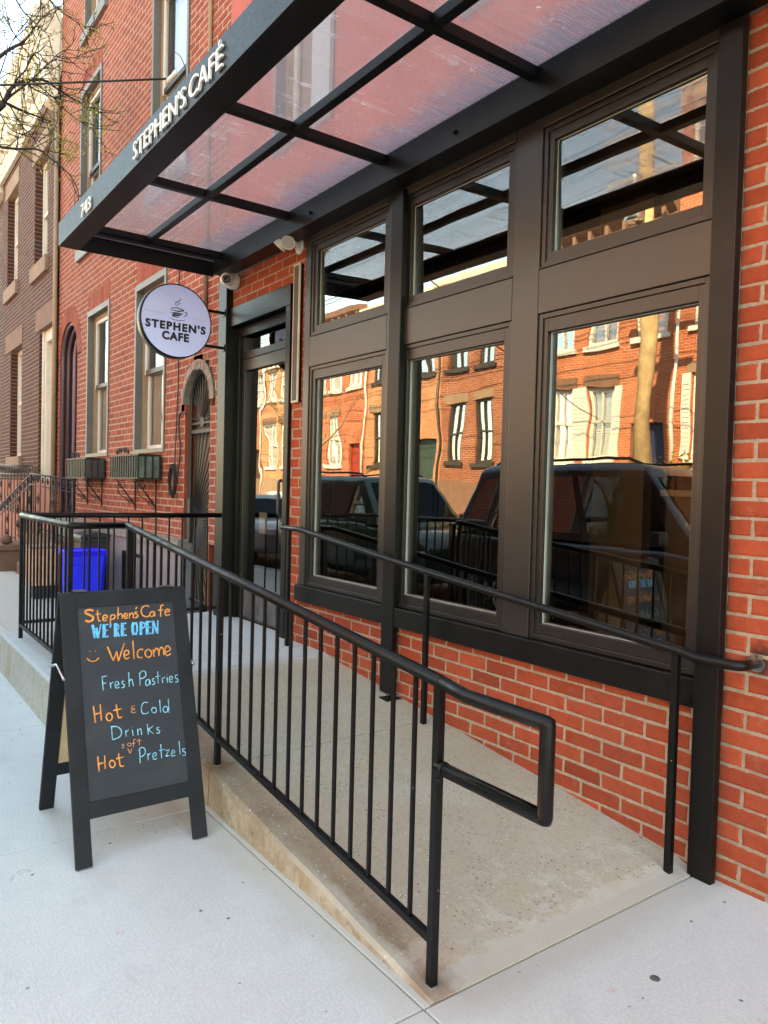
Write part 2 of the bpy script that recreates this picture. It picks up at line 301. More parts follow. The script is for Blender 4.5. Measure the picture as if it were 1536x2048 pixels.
# concrete of the new sidewalk: pale, broom-finished
def concrete(name, base, brown=0., ramp=False):
    n = NT(name); x, y, z = n.xyz()
    br = n.noise(1, 3, .5, n.scale((14, 210, 60))); gr = n.noise(260, 3, .7); big = n.noise(.9, 5, .6); mid = n.noise(7, 5, .65)
    c = n.mix(n.ramp(big, .3, .7), tuple(k * .90 for k in base), base)
    c = n.mix(n.ramp(mid, .42, .72, 0, .45), c, tuple(k * .84 for k in base))
    c = n.mix(n.ramp(br, .45, .75, 0, .35), c, tuple(min(1, k * 1.12) for k in base)); c = n.mix(n.ramp(gr, .56, .72, 0, .45), c, tuple(k * .68 for k in base))
    f1 = n.noise(75, 4, .7, n.scale((1, 1.9, 1))); c = n.mix(n.ramp(f1, .44, .62, 0, .45), c, tuple(min(1, k * 1.20) for k in base)); c = n.mix(n.ramp(f1, .34, .46, .35, 0), c, tuple(k * .82 for k in base))
    c = n.mix(n.math('MULTIPLY', n.ramp(n.noise(1.35, 3), .60, .70), .16), c, (.60, .50, .46))
    sp = n.voro(13, dim='2D'); sp2 = n.ramp(sp, .045, .065, .9, 0); keep = n.ramp(n.noise(4.1, 2), .62, .66)
    c = n.mix(n.math('MULTIPLY', sp2, keep), c, (.09, .085, .08))
    sp = n.voro(4.1, dim='2D'); c = n.mix(n.math('MULTIPLY', n.ramp(sp, .02, .03, 1, 0), n.ramp(n.noise(1.7, 2), .5, .55)), c, (.14, .12, .11))
    if not ramp:
        wy = n.math('ADD', y, n.math('MULTIPLY', n.math('SUBTRACT', n.noise(4.5, 5, .7), .5), .30)); band = n.math('MULTIPLY', n.ramp(wy, -1.54, -1.40), n.ramp(x, -1.35, -1.75)); c = n.mix(n.math('MULTIPLY', band, .5), c, (.50, .45, .36))
        wx = n.math('ADD', x, n.math('MULTIPLY', n.math('SUBTRACT', n.noise(6, 5, .7), .5), .22)); band = n.math('MULTIPLY', n.ramp(wx, -1.46, -1.58), n.ramp(y, -1.42, -1.3)); c = n.mix(n.math('MULTIPLY', band, .35), c, (.42, .38, .33))
        wz = n.n.new('ShaderNodeVectorMath'); wz.operation = 'ADD'; n.link(n.scale((.9, .9, 0)), wz.inputs[0]); n.link(n.comb(n.math('MULTIPLY', n.noise(3, 5, .7), .35), n.math('MULTIPLY', n.noise(2.6, 5, .7), .35), 0.), wz.inputs[1])
        ck = n.voro(.8, wz.outputs[0], 'DISTANCE_TO_EDGE', '2D'); c = n.mix(n.math('MULTIPLY', n.ramp(ck, .0012, .0030, .6, 0), n.ramp(n.noise(.8, 2), .60, .64)), c, (.16, .14, .125))
        c = n.mix(n.math('MULTIPLY', n.ramp(n.noise(2.4, 6, .75), .52, .72), .40), c, tuple(k * .70 for k in base)); pk = n.voro(1.3, dim='2D'); c = n.mix(n.math('MULTIPLY', n.ramp(pk, .010, .024, .45, 0), n.ramp(n.noise(60, 3), .4, .6)), c, (.62, .22, .20))
    if ramp:
        br1 = (.225, .165, .105)
        along = n.math('ADD', n.math('MULTIPLY', n.ramp(x, -4.6, -4.35), 1), 0.)              # ramp part only
        edge = n.math('MULTIPLY', n.ramp(n.math('ADD', y, n.math('MULTIPLY', mid, .18)), -1.02, -1.24), n.ramp(n.math('ADD', x, n.math('MULTIPLY', mid, .3)), -1.6, -1.78))
        c2 = n.mix(n.ramp(big, .35, .68), (.50, .43, .335), (.42, .35, .262)); c2 = n.mix(n.ramp(mid, .54, .72, 0, .25), c2, (.56, .51, .45)); c2 = n.mix(n.ramp(gr, .5, .66, 0, .6), c2, (.30, .245, .19))
        c2 = n.mix(n.ramp(n.noise(1.8, 4), .52, .70, 0, .45), c2, (.57, .51, .43))
        st = n.ramp(n.noise(2.6, 5, .7),   .35, .62, .55, 1.); c2 = n.mix(n.math('MULTIPLY', n.math('MULTIPLY', edge, st), .95), c2, br1)
        v2 = n.voro(30, dim='2D'); c2 = n.mix(n.math('MULTIPLY', n.ramp(v2, .08, .14, .85, 0), n.ramp(n.noise(8, 3), .50, .60)), c2, (.15, .12, .095)); v4 = n.voro(15, dim='2D'); c2 = n.mix(n.math('MULTIPLY', n.ramp(v4, .05, .085, .8, 0), n.ramp(n.noise(5, 3), .56, .62)), c2, (.12, .10, .085)); c2 = n.mix(n.ramp(n.noise(70, 4, .75), .52, .66, 0, .55), c2, (.29, .245, .19)); c2 = n.mix(n.ramp(n.noise(64, 4, .75, n.scale((1.1, 1, 1))), .56, .70, 0, .5), c2, (.66, .62, .56))
        v3 = n.voro(19, dim='2D'); c2 = n.mix(n.math('MULTIPLY', n.ramp(v3, .05, .09, .9, 0), n.ramp(n.noise(7.3, 3), .53, .60)), c2, (.66, .61, .54))
        rub = n.math('MULTIPLY', n.ramp(n.noise(11, 5, .7), .52, .62), n.ramp(x, -2.3, -1.75)); c2 = n.mix(n.math('MULTIPLY', rub, .32), c2, (.66, .62, .58))
        lip = n.ramp(n.math('ADD', x, n.math('MULTIPLY', n.math('SUBTRACT', n.noise(13, 5, .7), .5), .16)), -1.735, -1.715); c2 = n.mix(n.math('MULTIPLY', lip, .75), c2, (.52, .475, .41))
        cst = n.ramp(n.math('ADD', y, n.math('MULTIPLY', n.math('SUBTRACT', mid, .5), .10)), -1.285, -1.315); cst = n.math('MULTIPLY', cst, n.ramp(x, -2.75, -2.1)); c2 = n.mix(n.math('MULTIPLY', cst, .55), c2, (.50, .455, .385))
        yel = n.math('MULTIPLY', n.ramp(n.noise(3.3, 4, .6, n.scale((1, 1, 1))), .58, .66), n.ramp(x, -3.6, -3.)); c2 = n.mix(n.math('MULTIPLY', yel, .16), c2, (.46, .34, .14))
        for px_, py_ in ((-3.285, -1.30), (-1.69, -1.30), (-4.665, -1.30)):
            q = n.n.new('ShaderNodeVectorMath'); q.operation = 'DISTANCE'; n.link(n.scale((1, 1, 0)), q.inputs[0]); q.inputs[1].default_value = (px_, py_, 0); c2 = n.mix(n.ramp(n.math('ADD', q.outputs['Value'], n.math('MULTIPLY', n.noise(16, 4, .7), .12)), .08, .19, .7, 0), c2, (.20, .105, .045))
        c = n.mix(along, c, c2)
    h = n.math('ADD', n.math('MULTIPLY', br, .5), n.math('MULTIPLY', gr, .6))
    return n.done(c, .9, n.bump(n.math('ADD', h, n.math('MULTIPLY', mid, .8)), .35, .003), spec=.2)
M['sidewalk'] = concrete('sidewalk_concrete', (.61, .61, .585))
M['ramp'] = concrete('ramp_concrete', (.53, .53, .52), ramp=True)
def edge_concrete():
    n = NT('stained_concrete_side'); a = n.noise(7, 6, .75); g = n.noise(120, 4, .7); x, y, z = n.xyz()
    pale = n.ramp(x, -4.3, -4.55); c = n.mix(pale, n.mix(n.ramp(a, .35, .65), (.50, .43, .34), (.34, .27, .19)), n.mix(n.ramp(a, .3, .75), (.62, .58, .52), (.50, .45, .38))); c = n.mix(n.ramp(n.noise(24, 5, .75), .55, .68, 0, .7), c, (.17, .13, .10)); c = n.mix(n.ramp(g, .55, .7, 0, .5), c, (.25, .2, .16))
    c = n.mix(n.math('MULTIPLY', n.ramp(n.noise(2.2, 3), .56, .66), .5), c, (.48, .34, .12))
    return n.done(c, .95, n.bump(n.math('ADD', a, g), .7, .006), spec=.2)
M['ramp_side'] = edge_concrete()
M['joint'] = plain('joint_dirt', (.11, .095, .08), .95, var=.4, vs=30)
M['asphalt'] = plain('asphalt', (.05, .05, .052), .9, var=.25, vs=5, bump=.6, bs=120)
M['kerb'] = plain('granite_kerb', (.36, .35, .34), .85, var=.15, bump=.3, bs=90)
M['ground'] = plain('city_ground', (.16, .15, .13), .95, var=.2, vs=.3)
def poly_panel():
    n = NT('twinwall_polycarbonate'); n.n.remove(n.bsdf)
    fl = n.noise(1, 2, .5, n.scale((170, .6, 1))); st = n.noise(1, 5, .8, n.scale((42, 2.2, 1))); bl = n.noise(2.6, 5, .7)
    px_ = n.xyz(); flu = n.math('SINE', n.math('MULTIPLY', px_[0], 2 * math.pi / .0125))
    st2 = n.noise(1, 3, .6, n.scale((52, 1.9, 1))); brk = n.noise(1, 4, .75, n.scale((9, 5, 1)))
    dirt = n.math('ADD', n.math('MULTIPLY', n.ramp(st2, .62, .70), n.ramp(brk, .44, .56)), n.math('MULTIPLY', n.ramp(n.noise(34, 3), .66, .70), n.ramp(bl, .5, .6)))
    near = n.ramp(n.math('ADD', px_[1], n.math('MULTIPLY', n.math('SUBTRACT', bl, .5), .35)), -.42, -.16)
    tr = n.n.new('ShaderNodeBsdfRefraction'); tr.inputs['IOR'].default_value = 1.01; tr.inputs['Roughness'].default_value = .06; tr.inputs['Color'].default_value = (.98, .95, .94, 1)
    t2 = n.n.new('ShaderNodeBsdfTransparent'); t2.inputs['Color'].default_value = (.98, .96, .95, 1)
    tl = n.n.new('ShaderNodeBsdfTranslucent'); n.link(n.mix(n.ramp(fl, .3, .7), (.97, .91, .88), (1, .97, .94)), tl.inputs['Color'])
    gl = n.n.new('ShaderNodeBsdfGlossy'); gl.inputs['Roughness'].default_value = .22; gl.inputs['Color'].default_value = (.9, .92, 1, 1); n.link(n.bump(fl, .4, .004), gl.inputs['Normal'])
    def mx(f, a, b): m = n.n.new('ShaderNodeMixShader'); n.setv(m.inputs[0], f); n.link(a, m.inputs[1]); n.link(b, m.inputs[2]); return m.outputs[0]
    a = mx(.45, tr.outputs[0], t2.outputs[0]); b = mx(n.math('ADD', n.math('ADD', n.ramp(fl, .35, .7, .10, .19), n.math('MULTIPLY', flu, .03)), n.math('MULTIPLY', dirt, .75)), a, tl.outputs[0]); L = n.n.new('ShaderNodeLayerWeight'); L.inputs[0].default_value = .3
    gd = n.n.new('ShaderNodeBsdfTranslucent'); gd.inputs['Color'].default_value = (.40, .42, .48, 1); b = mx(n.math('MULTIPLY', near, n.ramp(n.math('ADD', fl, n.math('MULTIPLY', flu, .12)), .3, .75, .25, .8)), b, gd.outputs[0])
    n.link(mx(n.ramp(L.outputs['Fresnel'], 0, 1, .01, .5), b, gl.outputs[0]), n.out.inputs[0]); return n.mat
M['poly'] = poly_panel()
STROKES = {"O":[[[129,1002],[114,1007],[99,1004],[98,994],[112,986],[126,976],[123,963],[107,958],[94,965]],[[146,1003],[146,972],[150,957],[156,958]],[[137,986],[161,987]],[[168,967],[184,970],[182,978],[173,980],[166,971],[169,957],[183,959]],[[200,979],[194,940]],[[199,977],[213,978],[216,969],[209,961],[197,961]],[[233,1012],[227,959]],[[229,974],[239,981],[247,975],[246,960]],[[256,968],[269,971],[267,979],[259,980],[254,971],[257,959],[271,962]],[[279,982],[277,957]],[[279,973],[289,980],[295,973],[293,957]],[[312,1006],[307,995]],[[314,982],[305,984],[303,978],[312,972],[312,962],[300,958]],[[366,1002],[355,1008],[337,1002],[330,984],[336,966],[354,959],[362,964]],[[386,977],[376,980],[367,971],[369,960],[381,961],[387,977],[388,958]],[[432,1004],[421,1005],[417,992],[414,954]],[[404,984],[431,984]],[[438,973],[456,976],[453,984],[442,984],[435,972],[440,958],[457,962]],[[104,835],[105,832]],[[126,834],[127,831]],[[91,808],[100,797],[114,792],[128,795],[138,804]],[[176,846],[196,785]],[[196,785],[213,823]],[[213,823],[217,781]],[[217,781],[248,855]],[[245,803],[262,807],[260,821],[249,821],[242,804],[249,787],[264,792]],[[284,861],[283,783]],[[325,818],[312,821],[300,810],[301,789],[319,785]],[[351,816],[358,809],[360,799],[357,790],[349,784],[341,785],[334,792],[332,802],[335,811],[343,816],[351,816]],[[369,816],[369,783]],[[370,803],[383,818],[392,807],[392,784]],[[394,804],[403,820],[413,812],[413,785]],[[422,797],[444,805],[438,821],[426,821],[419,798],[428,782],[446,789]],[[104,612],[108,544]],[[131,614],[132,548]],[[106,578],[132,581]],[[168,573],[174,567],[176,557],[173,549],[167,544],[159,545],[154,551],[152,561],[155,569],[161,574],[168,573]],[[195,605],[199,558],[205,549],[215,552]],[[181,582],[217,585]],[[108,411],[110,352]],[[135,411],[134,358]],[[109,382],[135,383]],[[167,384],[172,379],[174,370],[171,362],[165,358],[159,359],[154,365],[152,374],[155,382],[160,386],[167,384]],[[190,409],[193,364],[199,356],[209,356]],[[179,389],[211,391]]],"T":[[[215,441],[207,439],[214,433],[212,427],[204,428]],[[239,442],[242,439],[243,434],[242,431],[238,429],[234,430],[230,433],[229,437],[231,440],[234,442],[239,442]],[[266,452],[257,452],[254,440],[252,422]],[[246,438],[265,438]],[[278,453],[278,425]],[[269,444],[290,444]],[[229,421],[237,400]],[[237,400],[246,419]],[[272,589],[259,586],[257,579],[270,575],[256,571],[258,561],[274,562]]],"B":[[[146,725],[147,669]],[[146,724],[166,726]],[[147,697],[161,698]],[[177,697],[178,672]],[[178,690],[190,699]],[[198,682],[211,685],[208,697],[199,695],[196,681],[201,671],[213,674]],[[234,695],[226,695],[226,687],[234,680],[231,671],[222,670]],[[256,730],[254,670]],[[255,692],[265,699],[269,691],[271,670]],[[302,719],[300,668]],[[299,716],[311,727],[324,726],[328,709],[315,698],[302,698]],[[341,688],[330,689],[324,677],[326,666],[338,669],[342,686],[344,667]],[[363,690],[355,689],[355,681],[364,675],[360,667],[351,666]],[[380,719],[378,667]],[[369,696],[391,698]],[[397,690],[398,666]],[[398,684],[410,692]],[[419,688],[419,665]],[[419,700],[419,698]],[[430,676],[442,680],[440,690],[431,688],[428,677],[432,666],[443,668]],[[468,692],[457,692],[456,681],[466,674],[464,664],[453,664]],[[327,593],[310,596],[299,581],[299,555],[316,549],[327,555]],[[354,569],[359,564],[360,557],[358,550],[352,547],[346,548],[342,553],[340,560],[343,566],[348,570],[354,569]],[[378,598],[378,545]],[[404,566],[409,561],[410,553],[408,546],[402,542],[396,543],[391,548],[390,556],[393,563],[398,567],[404,566]],[[416,596],[414,538]],[[170,519],[170,467]],[[167,519],[192,515],[208,497],[201,474],[170,466]],[[225,495],[226,470]],[[226,487],[238,496]],[[253,493],[255,468]],[[251,506],[251,504]],[[275,493],[275,467]],[[275,485],[286,492],[289,484],[290,466]],[[317,506],[318,463]],[[341,494],[319,482]],[[319,482],[340,462]],[[367,484],[357,484],[358,476],[367,470],[364,462],[353,462]],[[277,411],[275,353]],[[272,406],[282,415],[296,411],[300,394],[289,381],[276,380]],[[309,387],[309,359]],[[309,379],[322,387]],[[331,370],[344,373],[342,384],[333,382],[329,370],[334,358],[346,360]],[[367,414],[366,357]],[[357,390],[382,391]],[[385,385],[402,386]],[[402,386],[384,362]],[[384,362],[403,362]],[[411,368],[424,371],[421,380],[414,379],[409,368],[413,357],[426,359]],[[447,414],[447,358]],[[471,378],[460,378],[461,369],[471,362],[469,352],[456,352]]],"W":[[[[122,942],[128,888]],9.3],[[[128,888],[136,928]],5.0],[[[136,928],[141,887]],9.3],[[[141,887],[155,942]],4.3],[[[169,941],[165,887]],11.8],[[[169,939],[185,939]],5.0],[[[167,915],[181,915]],5.0],[[[165,889],[182,889]],5.0],[[[196,941],[193,926]],5.6],[[[216,941],[212,886]],11.8],[[[220,938],[228,932],[227,919],[218,912]],5.0],[[[219,912],[227,886]],6.8],[[[245,940],[241,885]],11.8],[[[245,938],[260,938]],5.0],[[[243,914],[256,914]],5.0],[[[241,888],[258,887]],5.0],[[[293,938],[287,923],[286,901],[289,886]],10.5],[[[302,938],[307,923],[305,901],[298,886]],7.4],[[[325,939],[320,884]],10.5],[[[330,936],[341,931],[340,917],[328,910]],5.6],[[[352,939],[348,883]],11.2],[[[352,937],[369,936]],5.0],[[[350,912],[365,912]],5.0],[[[348,886],[366,885]],5.0],[[[373,883],[378,939]],6.2],[[[379,936],[391,885]],8.1],[[[394,882],[399,938]],5.0]],"cup":[[[[-48,103],[-21,105],[19,107]],2.5],[[[-57,88],[-15,108],[41,101],[56,93],[19,84],[-20,83],[-57,85]],7.0],[[[56,93],[8,74],[-25,66],[-56,58]],4.0],[[[-56,59],[-14,60],[37,62],[51,70]],7.0],[[[42,67],[-3,61],[-42,44]],4.5],[[[-42,43],[-3,48],[37,50]],8.0],[[[37,50],[-8,39],[-39,37],[-25,31],[9,31],[26,36]],4.5],[[[62,77],[79,82],[85,70],[74,52],[54,47]],6.5],[[[-69,19],[-24,6],[32,8],[71,17]],4.0],[[[20,193],[28,178],[12,164],[-9,152],[-13,136],[-1,121]],5.5],[[[32,151],[10,142],[4,125]],4.5]],"line":[[[[-277,52],[-114,46]],1.5],[[[125,40],[272,32]],1.5]]}
# ================================================================== the setting
YB, YG = .05, .08                                     # brick face and glass plane of the shop front
C_, L_ = .0737, .217                                  # brick course and stretcher
m = MB(); m.quad((-900, -900, -.30), (900, -900, -.30), (900, 900, -.30), (-900, 900, -.30)); structure(m.build('ground', M['ground']))
m = MB(); m.quad((-70, -11.8, -.13), (30, -11.8, -.13), (30, -3.42, -.13), (-70, -3.42, -.13)); structure(m.build('road', M['asphalt']))
m = MB()                                              # sidewalk slabs with open joints
xs = [-1.63 + 1.64 * k for k in range(4, -21, -1)][::-1]; ys = [-3.25, -1.368, .12]
for x0, x1 in zip(xs, xs[1:]):
    for y0, y1 in zip(ys, ys[1:]):
        m.box(x0 + .0025, x1 - .0025, y0 + (.0025 if y0 > -2 else .002), y1 - .0025, -.12, 0)
structure(m.build('sidewalk', M['sidewalk'], bev=.004))
m = MB(); m.box(xs[0], xs[-1], ys[0], ys[-1], -.2, -.011); structure(m.build('sidewalk_bed', M['joint']))
m = MB(); m.box(-70, 30, -3.42, -3.252, -.29, .002); structure(m.build('kerb', M['kerb'], bev=.012))
m = MB(); m.box(-70, 30, -11.97, -11.8, -.29, .0); structure(m.build('kerb', M['kerb'], bev=.012))
m = MB(); m.box(-70, 30, -15.3, -11.972, -.29, -.003); structure(m.build('sidewalk', M['sidewalk']))
# entrance ramp and landing: one concrete casting, cross-sloped
def rz(x, y):
    if x > -4.5: return max(.004, .004 + (-1.63 - x) * .1065) + (.0 if x > -1.7 else .012 * min(1, (y + 1.35) / 1.4))
    return .30 + .035 * (y + 1.7) / 1.75
m = MB(); rnd = random.Random(3)
def strip(xa, xb, y0, y1, nx, ny):
    g = [[m.vert((xa + (xb - xa) * i / nx, y0 + (y1 - y0) * j / ny, rz(xa + (xb - xa) * i / nx, y0 + (y1 - y0) * j / ny) - (.010 if j == 0 else 0))) for j in range(ny + 1)] for i in range(nx + 1)]
    for i in range(nx):
        for j in range(ny): m.face([g[i][j], g[i + 1][j], g[i + 1][j + 1], g[i][j + 1]], 0, True)
def yedge(x): return -1.345 + .002 * math.sin(x * 5.1) + .0015 * math.sin(x * 13)
def ramp_piece(xa, xb):
    n = max(2, int((xb - xa) / .06)); rows = [[m.vert((x, y, z)) for (y, z) in ((yedge(x), -.05), (yedge(x) + .004, max(.001, rz(x, -1.34) - .016)), (yedge(x) + .016, rz(x, -1.34)), (-1.0, rz(x, -1.)), (-.5, rz(x, -.5)), (.12, rz(x, .1)))] for x in [xa + (xb - xa) * i / n for i in range(n + 1)]]
    for A, B in zip(rows, rows[1:]):
        for j in range(5): m.face([A[j], B[j], B[j + 1], A[j + 1]], 1 if j == 0 else 0, False)
    for row in (rows[0], rows[-1]): m.face([row[j] for j in range(6)] + [m.vert((m.v[row[5]][0], .12, -.05))], 0)
ramp_piece(-3.262, -1.632); ramp_piece(-4.50, -3.270)
def slab(xa, xb, ya):
    q = [(ya, -.05), (ya + .003, rz(xb, ya) - .018), (ya + .018, rz(xb, ya)), (.12, rz(xb, .12)), (.12, -.05)]
    m.prism(q, 'x', xa, xb, 0)
    base = len(m.f)
    m.quad((xa, ya - .0015, -.05), (xb, ya - .0015, -.05), (xb, ya + .0015, rz(xb, ya) - .018), (xa, ya + .0015, rz(xb, ya) - .018), 1)
slab(-4.78, -4.508, -1.715); slab(-6.50, -4.788, -1.715)
m.quad((-4.508 + .002, -1.715, -.05), (-4.508 + .002, -1.34, -.05), (-4.508 + .002, -1.34, .30), (-4.508 + .002, -1.712, .285), 1)
structure(m.build('ramp', [M['ramp'], M['ramp_side']]))

# ================================================================== brick walls
def bricks(mb, x0, x1, z0, z1, y, opens=(), seed=1, course=C_, length=L_, edge=.009, depth=.0035, joint=.010, zbase=0., jit=.0016, zcut=None, xoff=0.):
    rnd = random.Random(seed); k0 = int(math.floor((z0 - zbase) / course)); k = k0
    while zbase + k * course < z1 - .004:
        a, b = max(z0, zbase + k * course), min(z1, zbase + (k + 1) * course); zc = (a + b) / 2; cuts = []
        for o in opens:
            iv = o(zc) if callable(o) else ((o[0], o[1]) if o[2] < zc < o[3] else None)
            if iv: cuts.append(iv)
        cuts.sort(); free = []; cur = x0
        for c0, c1 in cuts:
            if c0 > cur: free.append((cur, min(c0, x1)))
            cur = max(cur, c1)
        if cur < x1: free.append((cur, x1))
        for fa, fb in free:
            mb.quad((fa, y + .003, a), (fb, y + .003, a), (fb, y + .003, b), (fa, y + .003, b), 1)
            start = math.floor((fa - xoff) / length) * length + xoff + (length / 2 if k % 2 else 0) - length; t = start
            while t < fb:
                p, q = max(t, fa), min(t + length, fb); t += length
                if q - p < .03 or b - a < .02: continue
                h = joint / 2; xa, xb, za, zb = p + h * (p > fa), q - h * (q < fb), a + h, b - h
                j = lambda s=jit: rnd.uniform(-s, s); ti = min(1, max(0, rnd.gauss(.55, .22))); dy = rnd.uniform(-.0015, .0015)
                O = [mb.vert((xx + j(), y + depth, zz + j()), ti, 1) for xx, zz in ((xa, za), (xb, za), (xb, zb), (xa, zb))]
                I = [mb.vert((xx, y + dy + j(.0006), zz), ti, 0) for xx, zz in ((xa + edge, za + edge), (xb - edge, za + edge), (xb - edge, zb - edge), (xa + edge, zb - edge))]
                mb.face(I, 0)
                for i in range(4): mb.face([O[i], O[(i + 1) % 4], I[(i + 1) % 4], I[i]], 0)
        k += 1
def soldier(mb, x0, x1, z0, z1, y, n, seed=2):          # upright bricks over an opening
    rnd = random.Random(seed); wdt = (x1 - x0) / n
    for i in range(n): mb.box(x0 + i * wdt + .004, x0 + (i + 1) * wdt - .004, y - .001, y + .02, z0, z1, 0, tint=rnd.random())
    mb.box(x0, x1, y + .002, y + .02, z0 - .004, z1 + .004, 1)
def arch_ring(mb, cx, cz, r0, r1, y, n, a0=0, a1=math.pi, seed=4, m=0, d=.02):
    rnd = random.Random(seed)
    for i in range(n):
        p, q = a0 + (a1 - a0) * (i + .07) / n, a0 + (a1 - a0) * (i + .93) / n; t = rnd.random()
        P = [(cx + r * math.cos(a), yy, cz + r * math.sin(a)) for yy in (y, y + d) for (r, a) in ((r0, p), (r1, p), (r1, q), (r0, q))]
        i_ = [mb.vert(v, t) for v in P]
        for f in ((0, 3, 2, 1), (0, 1, 5, 4), (1, 2, 6, 5), (2, 3, 7, 6), (3, 0, 4, 7)): mb.face([i_[k] for k in f], m)
    P = [(r * 1.0, a0 + (a1 - a0) * i / 24) for i in range(25) for r in (r0, r1)]
    for i in range(24):
        mb.quad(*[(cx + r * math.cos(a), y + .003, cz + r * math.sin(a)) for r, a in (P[2 * i], P[2 * i + 1], P[2 * i + 3], P[2 * i + 2])], 1)

# ================================================================== the café building
cafe = thing('cafe_building', 'red brick corner cafe with dark brown framed shop windows beside the concrete ramp', 'building', (-3, .05, 0))
mb = MB(); o_front = [(-4.88, -1.56, .66, 4), (-6.5, -5.07, 0, 3.05)]
bricks(mb, -6.17, 2.4, -.02, 3.36, YB, o_front, 11, zbase=.025, xoff=.05, jit=.0024, joint=.0095)
for x0, x1 in ((-5.09, -5.07),): mb.box(-5.07, -5.068, YB, .3, 0, 3.05, 0)
mb.box(-5.07, -4.872, YB + .004, .3, 0, 3.36, 1)
cw = mb.build('brick_wall', [M['brick'], M['mortar']], cafe)
mb = MB()                                             # shell: painted upper front with two window openings, sides, roof
UW = [(-5.45, -4.55, 4.1, 6.3), (-3.2, -2.3, 4.1, 6.3)]
def pierced(mb, x0, x1, z0, z1, y, opens, m=0, depth=.14):
    xs_ = sorted({x0, x1, *[v for o in opens for v in o[:2]]}); zs = sorted({z0, z1, *[v for o in opens for v in o[2:]]})
    for a, b in zip(xs_, xs_[1:]):
        for c, d in zip(zs, zs[1:]):
            if not any(o[0] < (a + b) / 2 < o[1] and o[2] < (c + d) / 2 < o[3] for o in opens): mb.quad((a, y, c), (b, y, c), (b, y, d), (a, y, d), m)
    for (a, b, c, d) in opens:
        for q in (((a, y, c), (a, y + depth, c), (a, y + depth, d), (a, y, d)), ((b, y, c), (b, y, d), (b, y + depth, d), (b, y + depth, c)), ((a, y, d), (a, y + depth, d), (b, y + depth, d), (b, y, d)), ((a, y, c), (b, y, c), (b, y + depth, c), (a, y + depth, c))): mb.quad(*q, m)
pierced(mb, -6.31, 2.4, 3.36, 10.4, YB - .004, UW)
mb.quad((2.4, YB, 0), (2.4, 12, 0), (2.4, 12, 10.4), (2.4, YB, 10.4)); mb.quad((-6.31, YB, 10.4), (2.4, YB, 10.4), (2.4, 12, 10.4), (-6.31, 12, 10.4)); mb.quad((-6.31, 12, 0), (2.4, 12, 0), (2.4, 12, 10.4), (-6.31, 12, 10.4)); mb.quad((-6.31, YB + .01, 0), (-6.31, 12, 0), (-6.31, 12, 10.4), (-6.31, YB + .01, 10.4))
mb.build('painted_wall', M['red_paint'], cafe)
mb = MB()                                             # room behind the glass
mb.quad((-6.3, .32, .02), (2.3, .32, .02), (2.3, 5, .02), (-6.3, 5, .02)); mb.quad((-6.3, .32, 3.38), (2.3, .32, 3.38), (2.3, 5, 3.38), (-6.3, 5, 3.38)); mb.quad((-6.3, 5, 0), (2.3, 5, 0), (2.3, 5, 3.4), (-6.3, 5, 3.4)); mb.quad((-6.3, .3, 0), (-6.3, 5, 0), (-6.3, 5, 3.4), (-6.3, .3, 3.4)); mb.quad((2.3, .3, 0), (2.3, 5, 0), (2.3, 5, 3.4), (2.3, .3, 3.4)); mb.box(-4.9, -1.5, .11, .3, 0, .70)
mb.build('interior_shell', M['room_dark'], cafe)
mb = MB(); mb.box(-2.62, -2.30, .55, .62, .7, 3.38); mb.box(-2.30, -1.5, .75, .8, .02, 1.5); mb.box(-6.0, -1.5, .40, 2.0, 3.02, 3.30); mb.build('interior_partition', M['int_brown'], cafe)
mb = MB(); mb.box(-2.29, -1.6, .68, .90, 1.503, 1.535); mb.build('counter_top', M['int_tan'], cafe); mb = MB(); mb.box(-2.95, -2.86, .5, .54, .7, 1.02); mb.build('interior_post', M['int_tan'], cafe)
# cladding between and around the window sashes
mb = MB(); y0, y1 = .025, .10
for a in ((-4.862, -4.782, .782, 3.39), (-3.823, -3.682, .782, 3.39), (-2.743, -2.567, .782, 3.39), (-1.662, -1.56, .782, 3.39)): mb.box(a[0], a[1], y0, y1, a[2], a[3])
for a, b in ((-4.780, -3.825), (-3.680, -2.745), (-2.565, -1.664)):
    mb.box(a, b, y0, y1, 2.378, 2.594); mb.box(a, b, y0 - .003, y1, 3.278, 3.39); mb.box(a, b, y0 - .006, y0 + .02, 2.594, 2.602)
mb.build('storefront_cladding', M['brown'], cafe, bev=.003)
mb = MB(); mb.box(-4.875, -1.56, -.004, .12, .665, .780); mb.build('sill_band', M['black'], cafe, bev=.003)
def sash(x0, x1, z0, z1, wl, ot, tilt=0.):                      # dark sash with stepped profile, gasket line and one pane
    ix0, ix1, iz0, iz1 = ot; mb = MB()
    def ring(a0, a1, b0, b1, c0, c1, d0, d1, yf, yb, m=0):
        mb.box(a0, c0, yf, yb, b0, b1, m); mb.box(c1, a1, yf, yb, b0, b1, m); mb.box(c0, c1, yf, yb, b0, d0, m); mb.box(c0, c1, yf, yb, d1, b1, m)
    e = .024; ring(x0, x1, z0, z1, x0 + e, x1 - e, z0 + e, z1 - e, .034, .12)
    ring(x0 + e, x1 - e, z0 + e, z1 - e, ix0, ix1, iz0, iz1, .043, .12)
    g = .004; ring(ix0, ix1, iz0, iz1, ix0 + g, ix1 - g, iz0 + g, iz1 - g, .066, .12, 1)
    s_ = mb.build('window', [M['brown2'], M['gasket']], cafe, bev=.0022)
    mb = MB(); t_ = (iz1 - iz0) * tilt; mb.quad((ix0 - .004, YG, iz0 - .004), (ix1 + .004, YG, iz0 - .004), (ix1 + .004, YG - t_, iz1 + .004), (ix0 - .004, YG - t_, iz1 + .004)); mb.build('glass', M['glass_up'] if tilt else M['glass'], s_)
U0, U1, D0, D1 = 2.670, 3.210, .860, 2.287
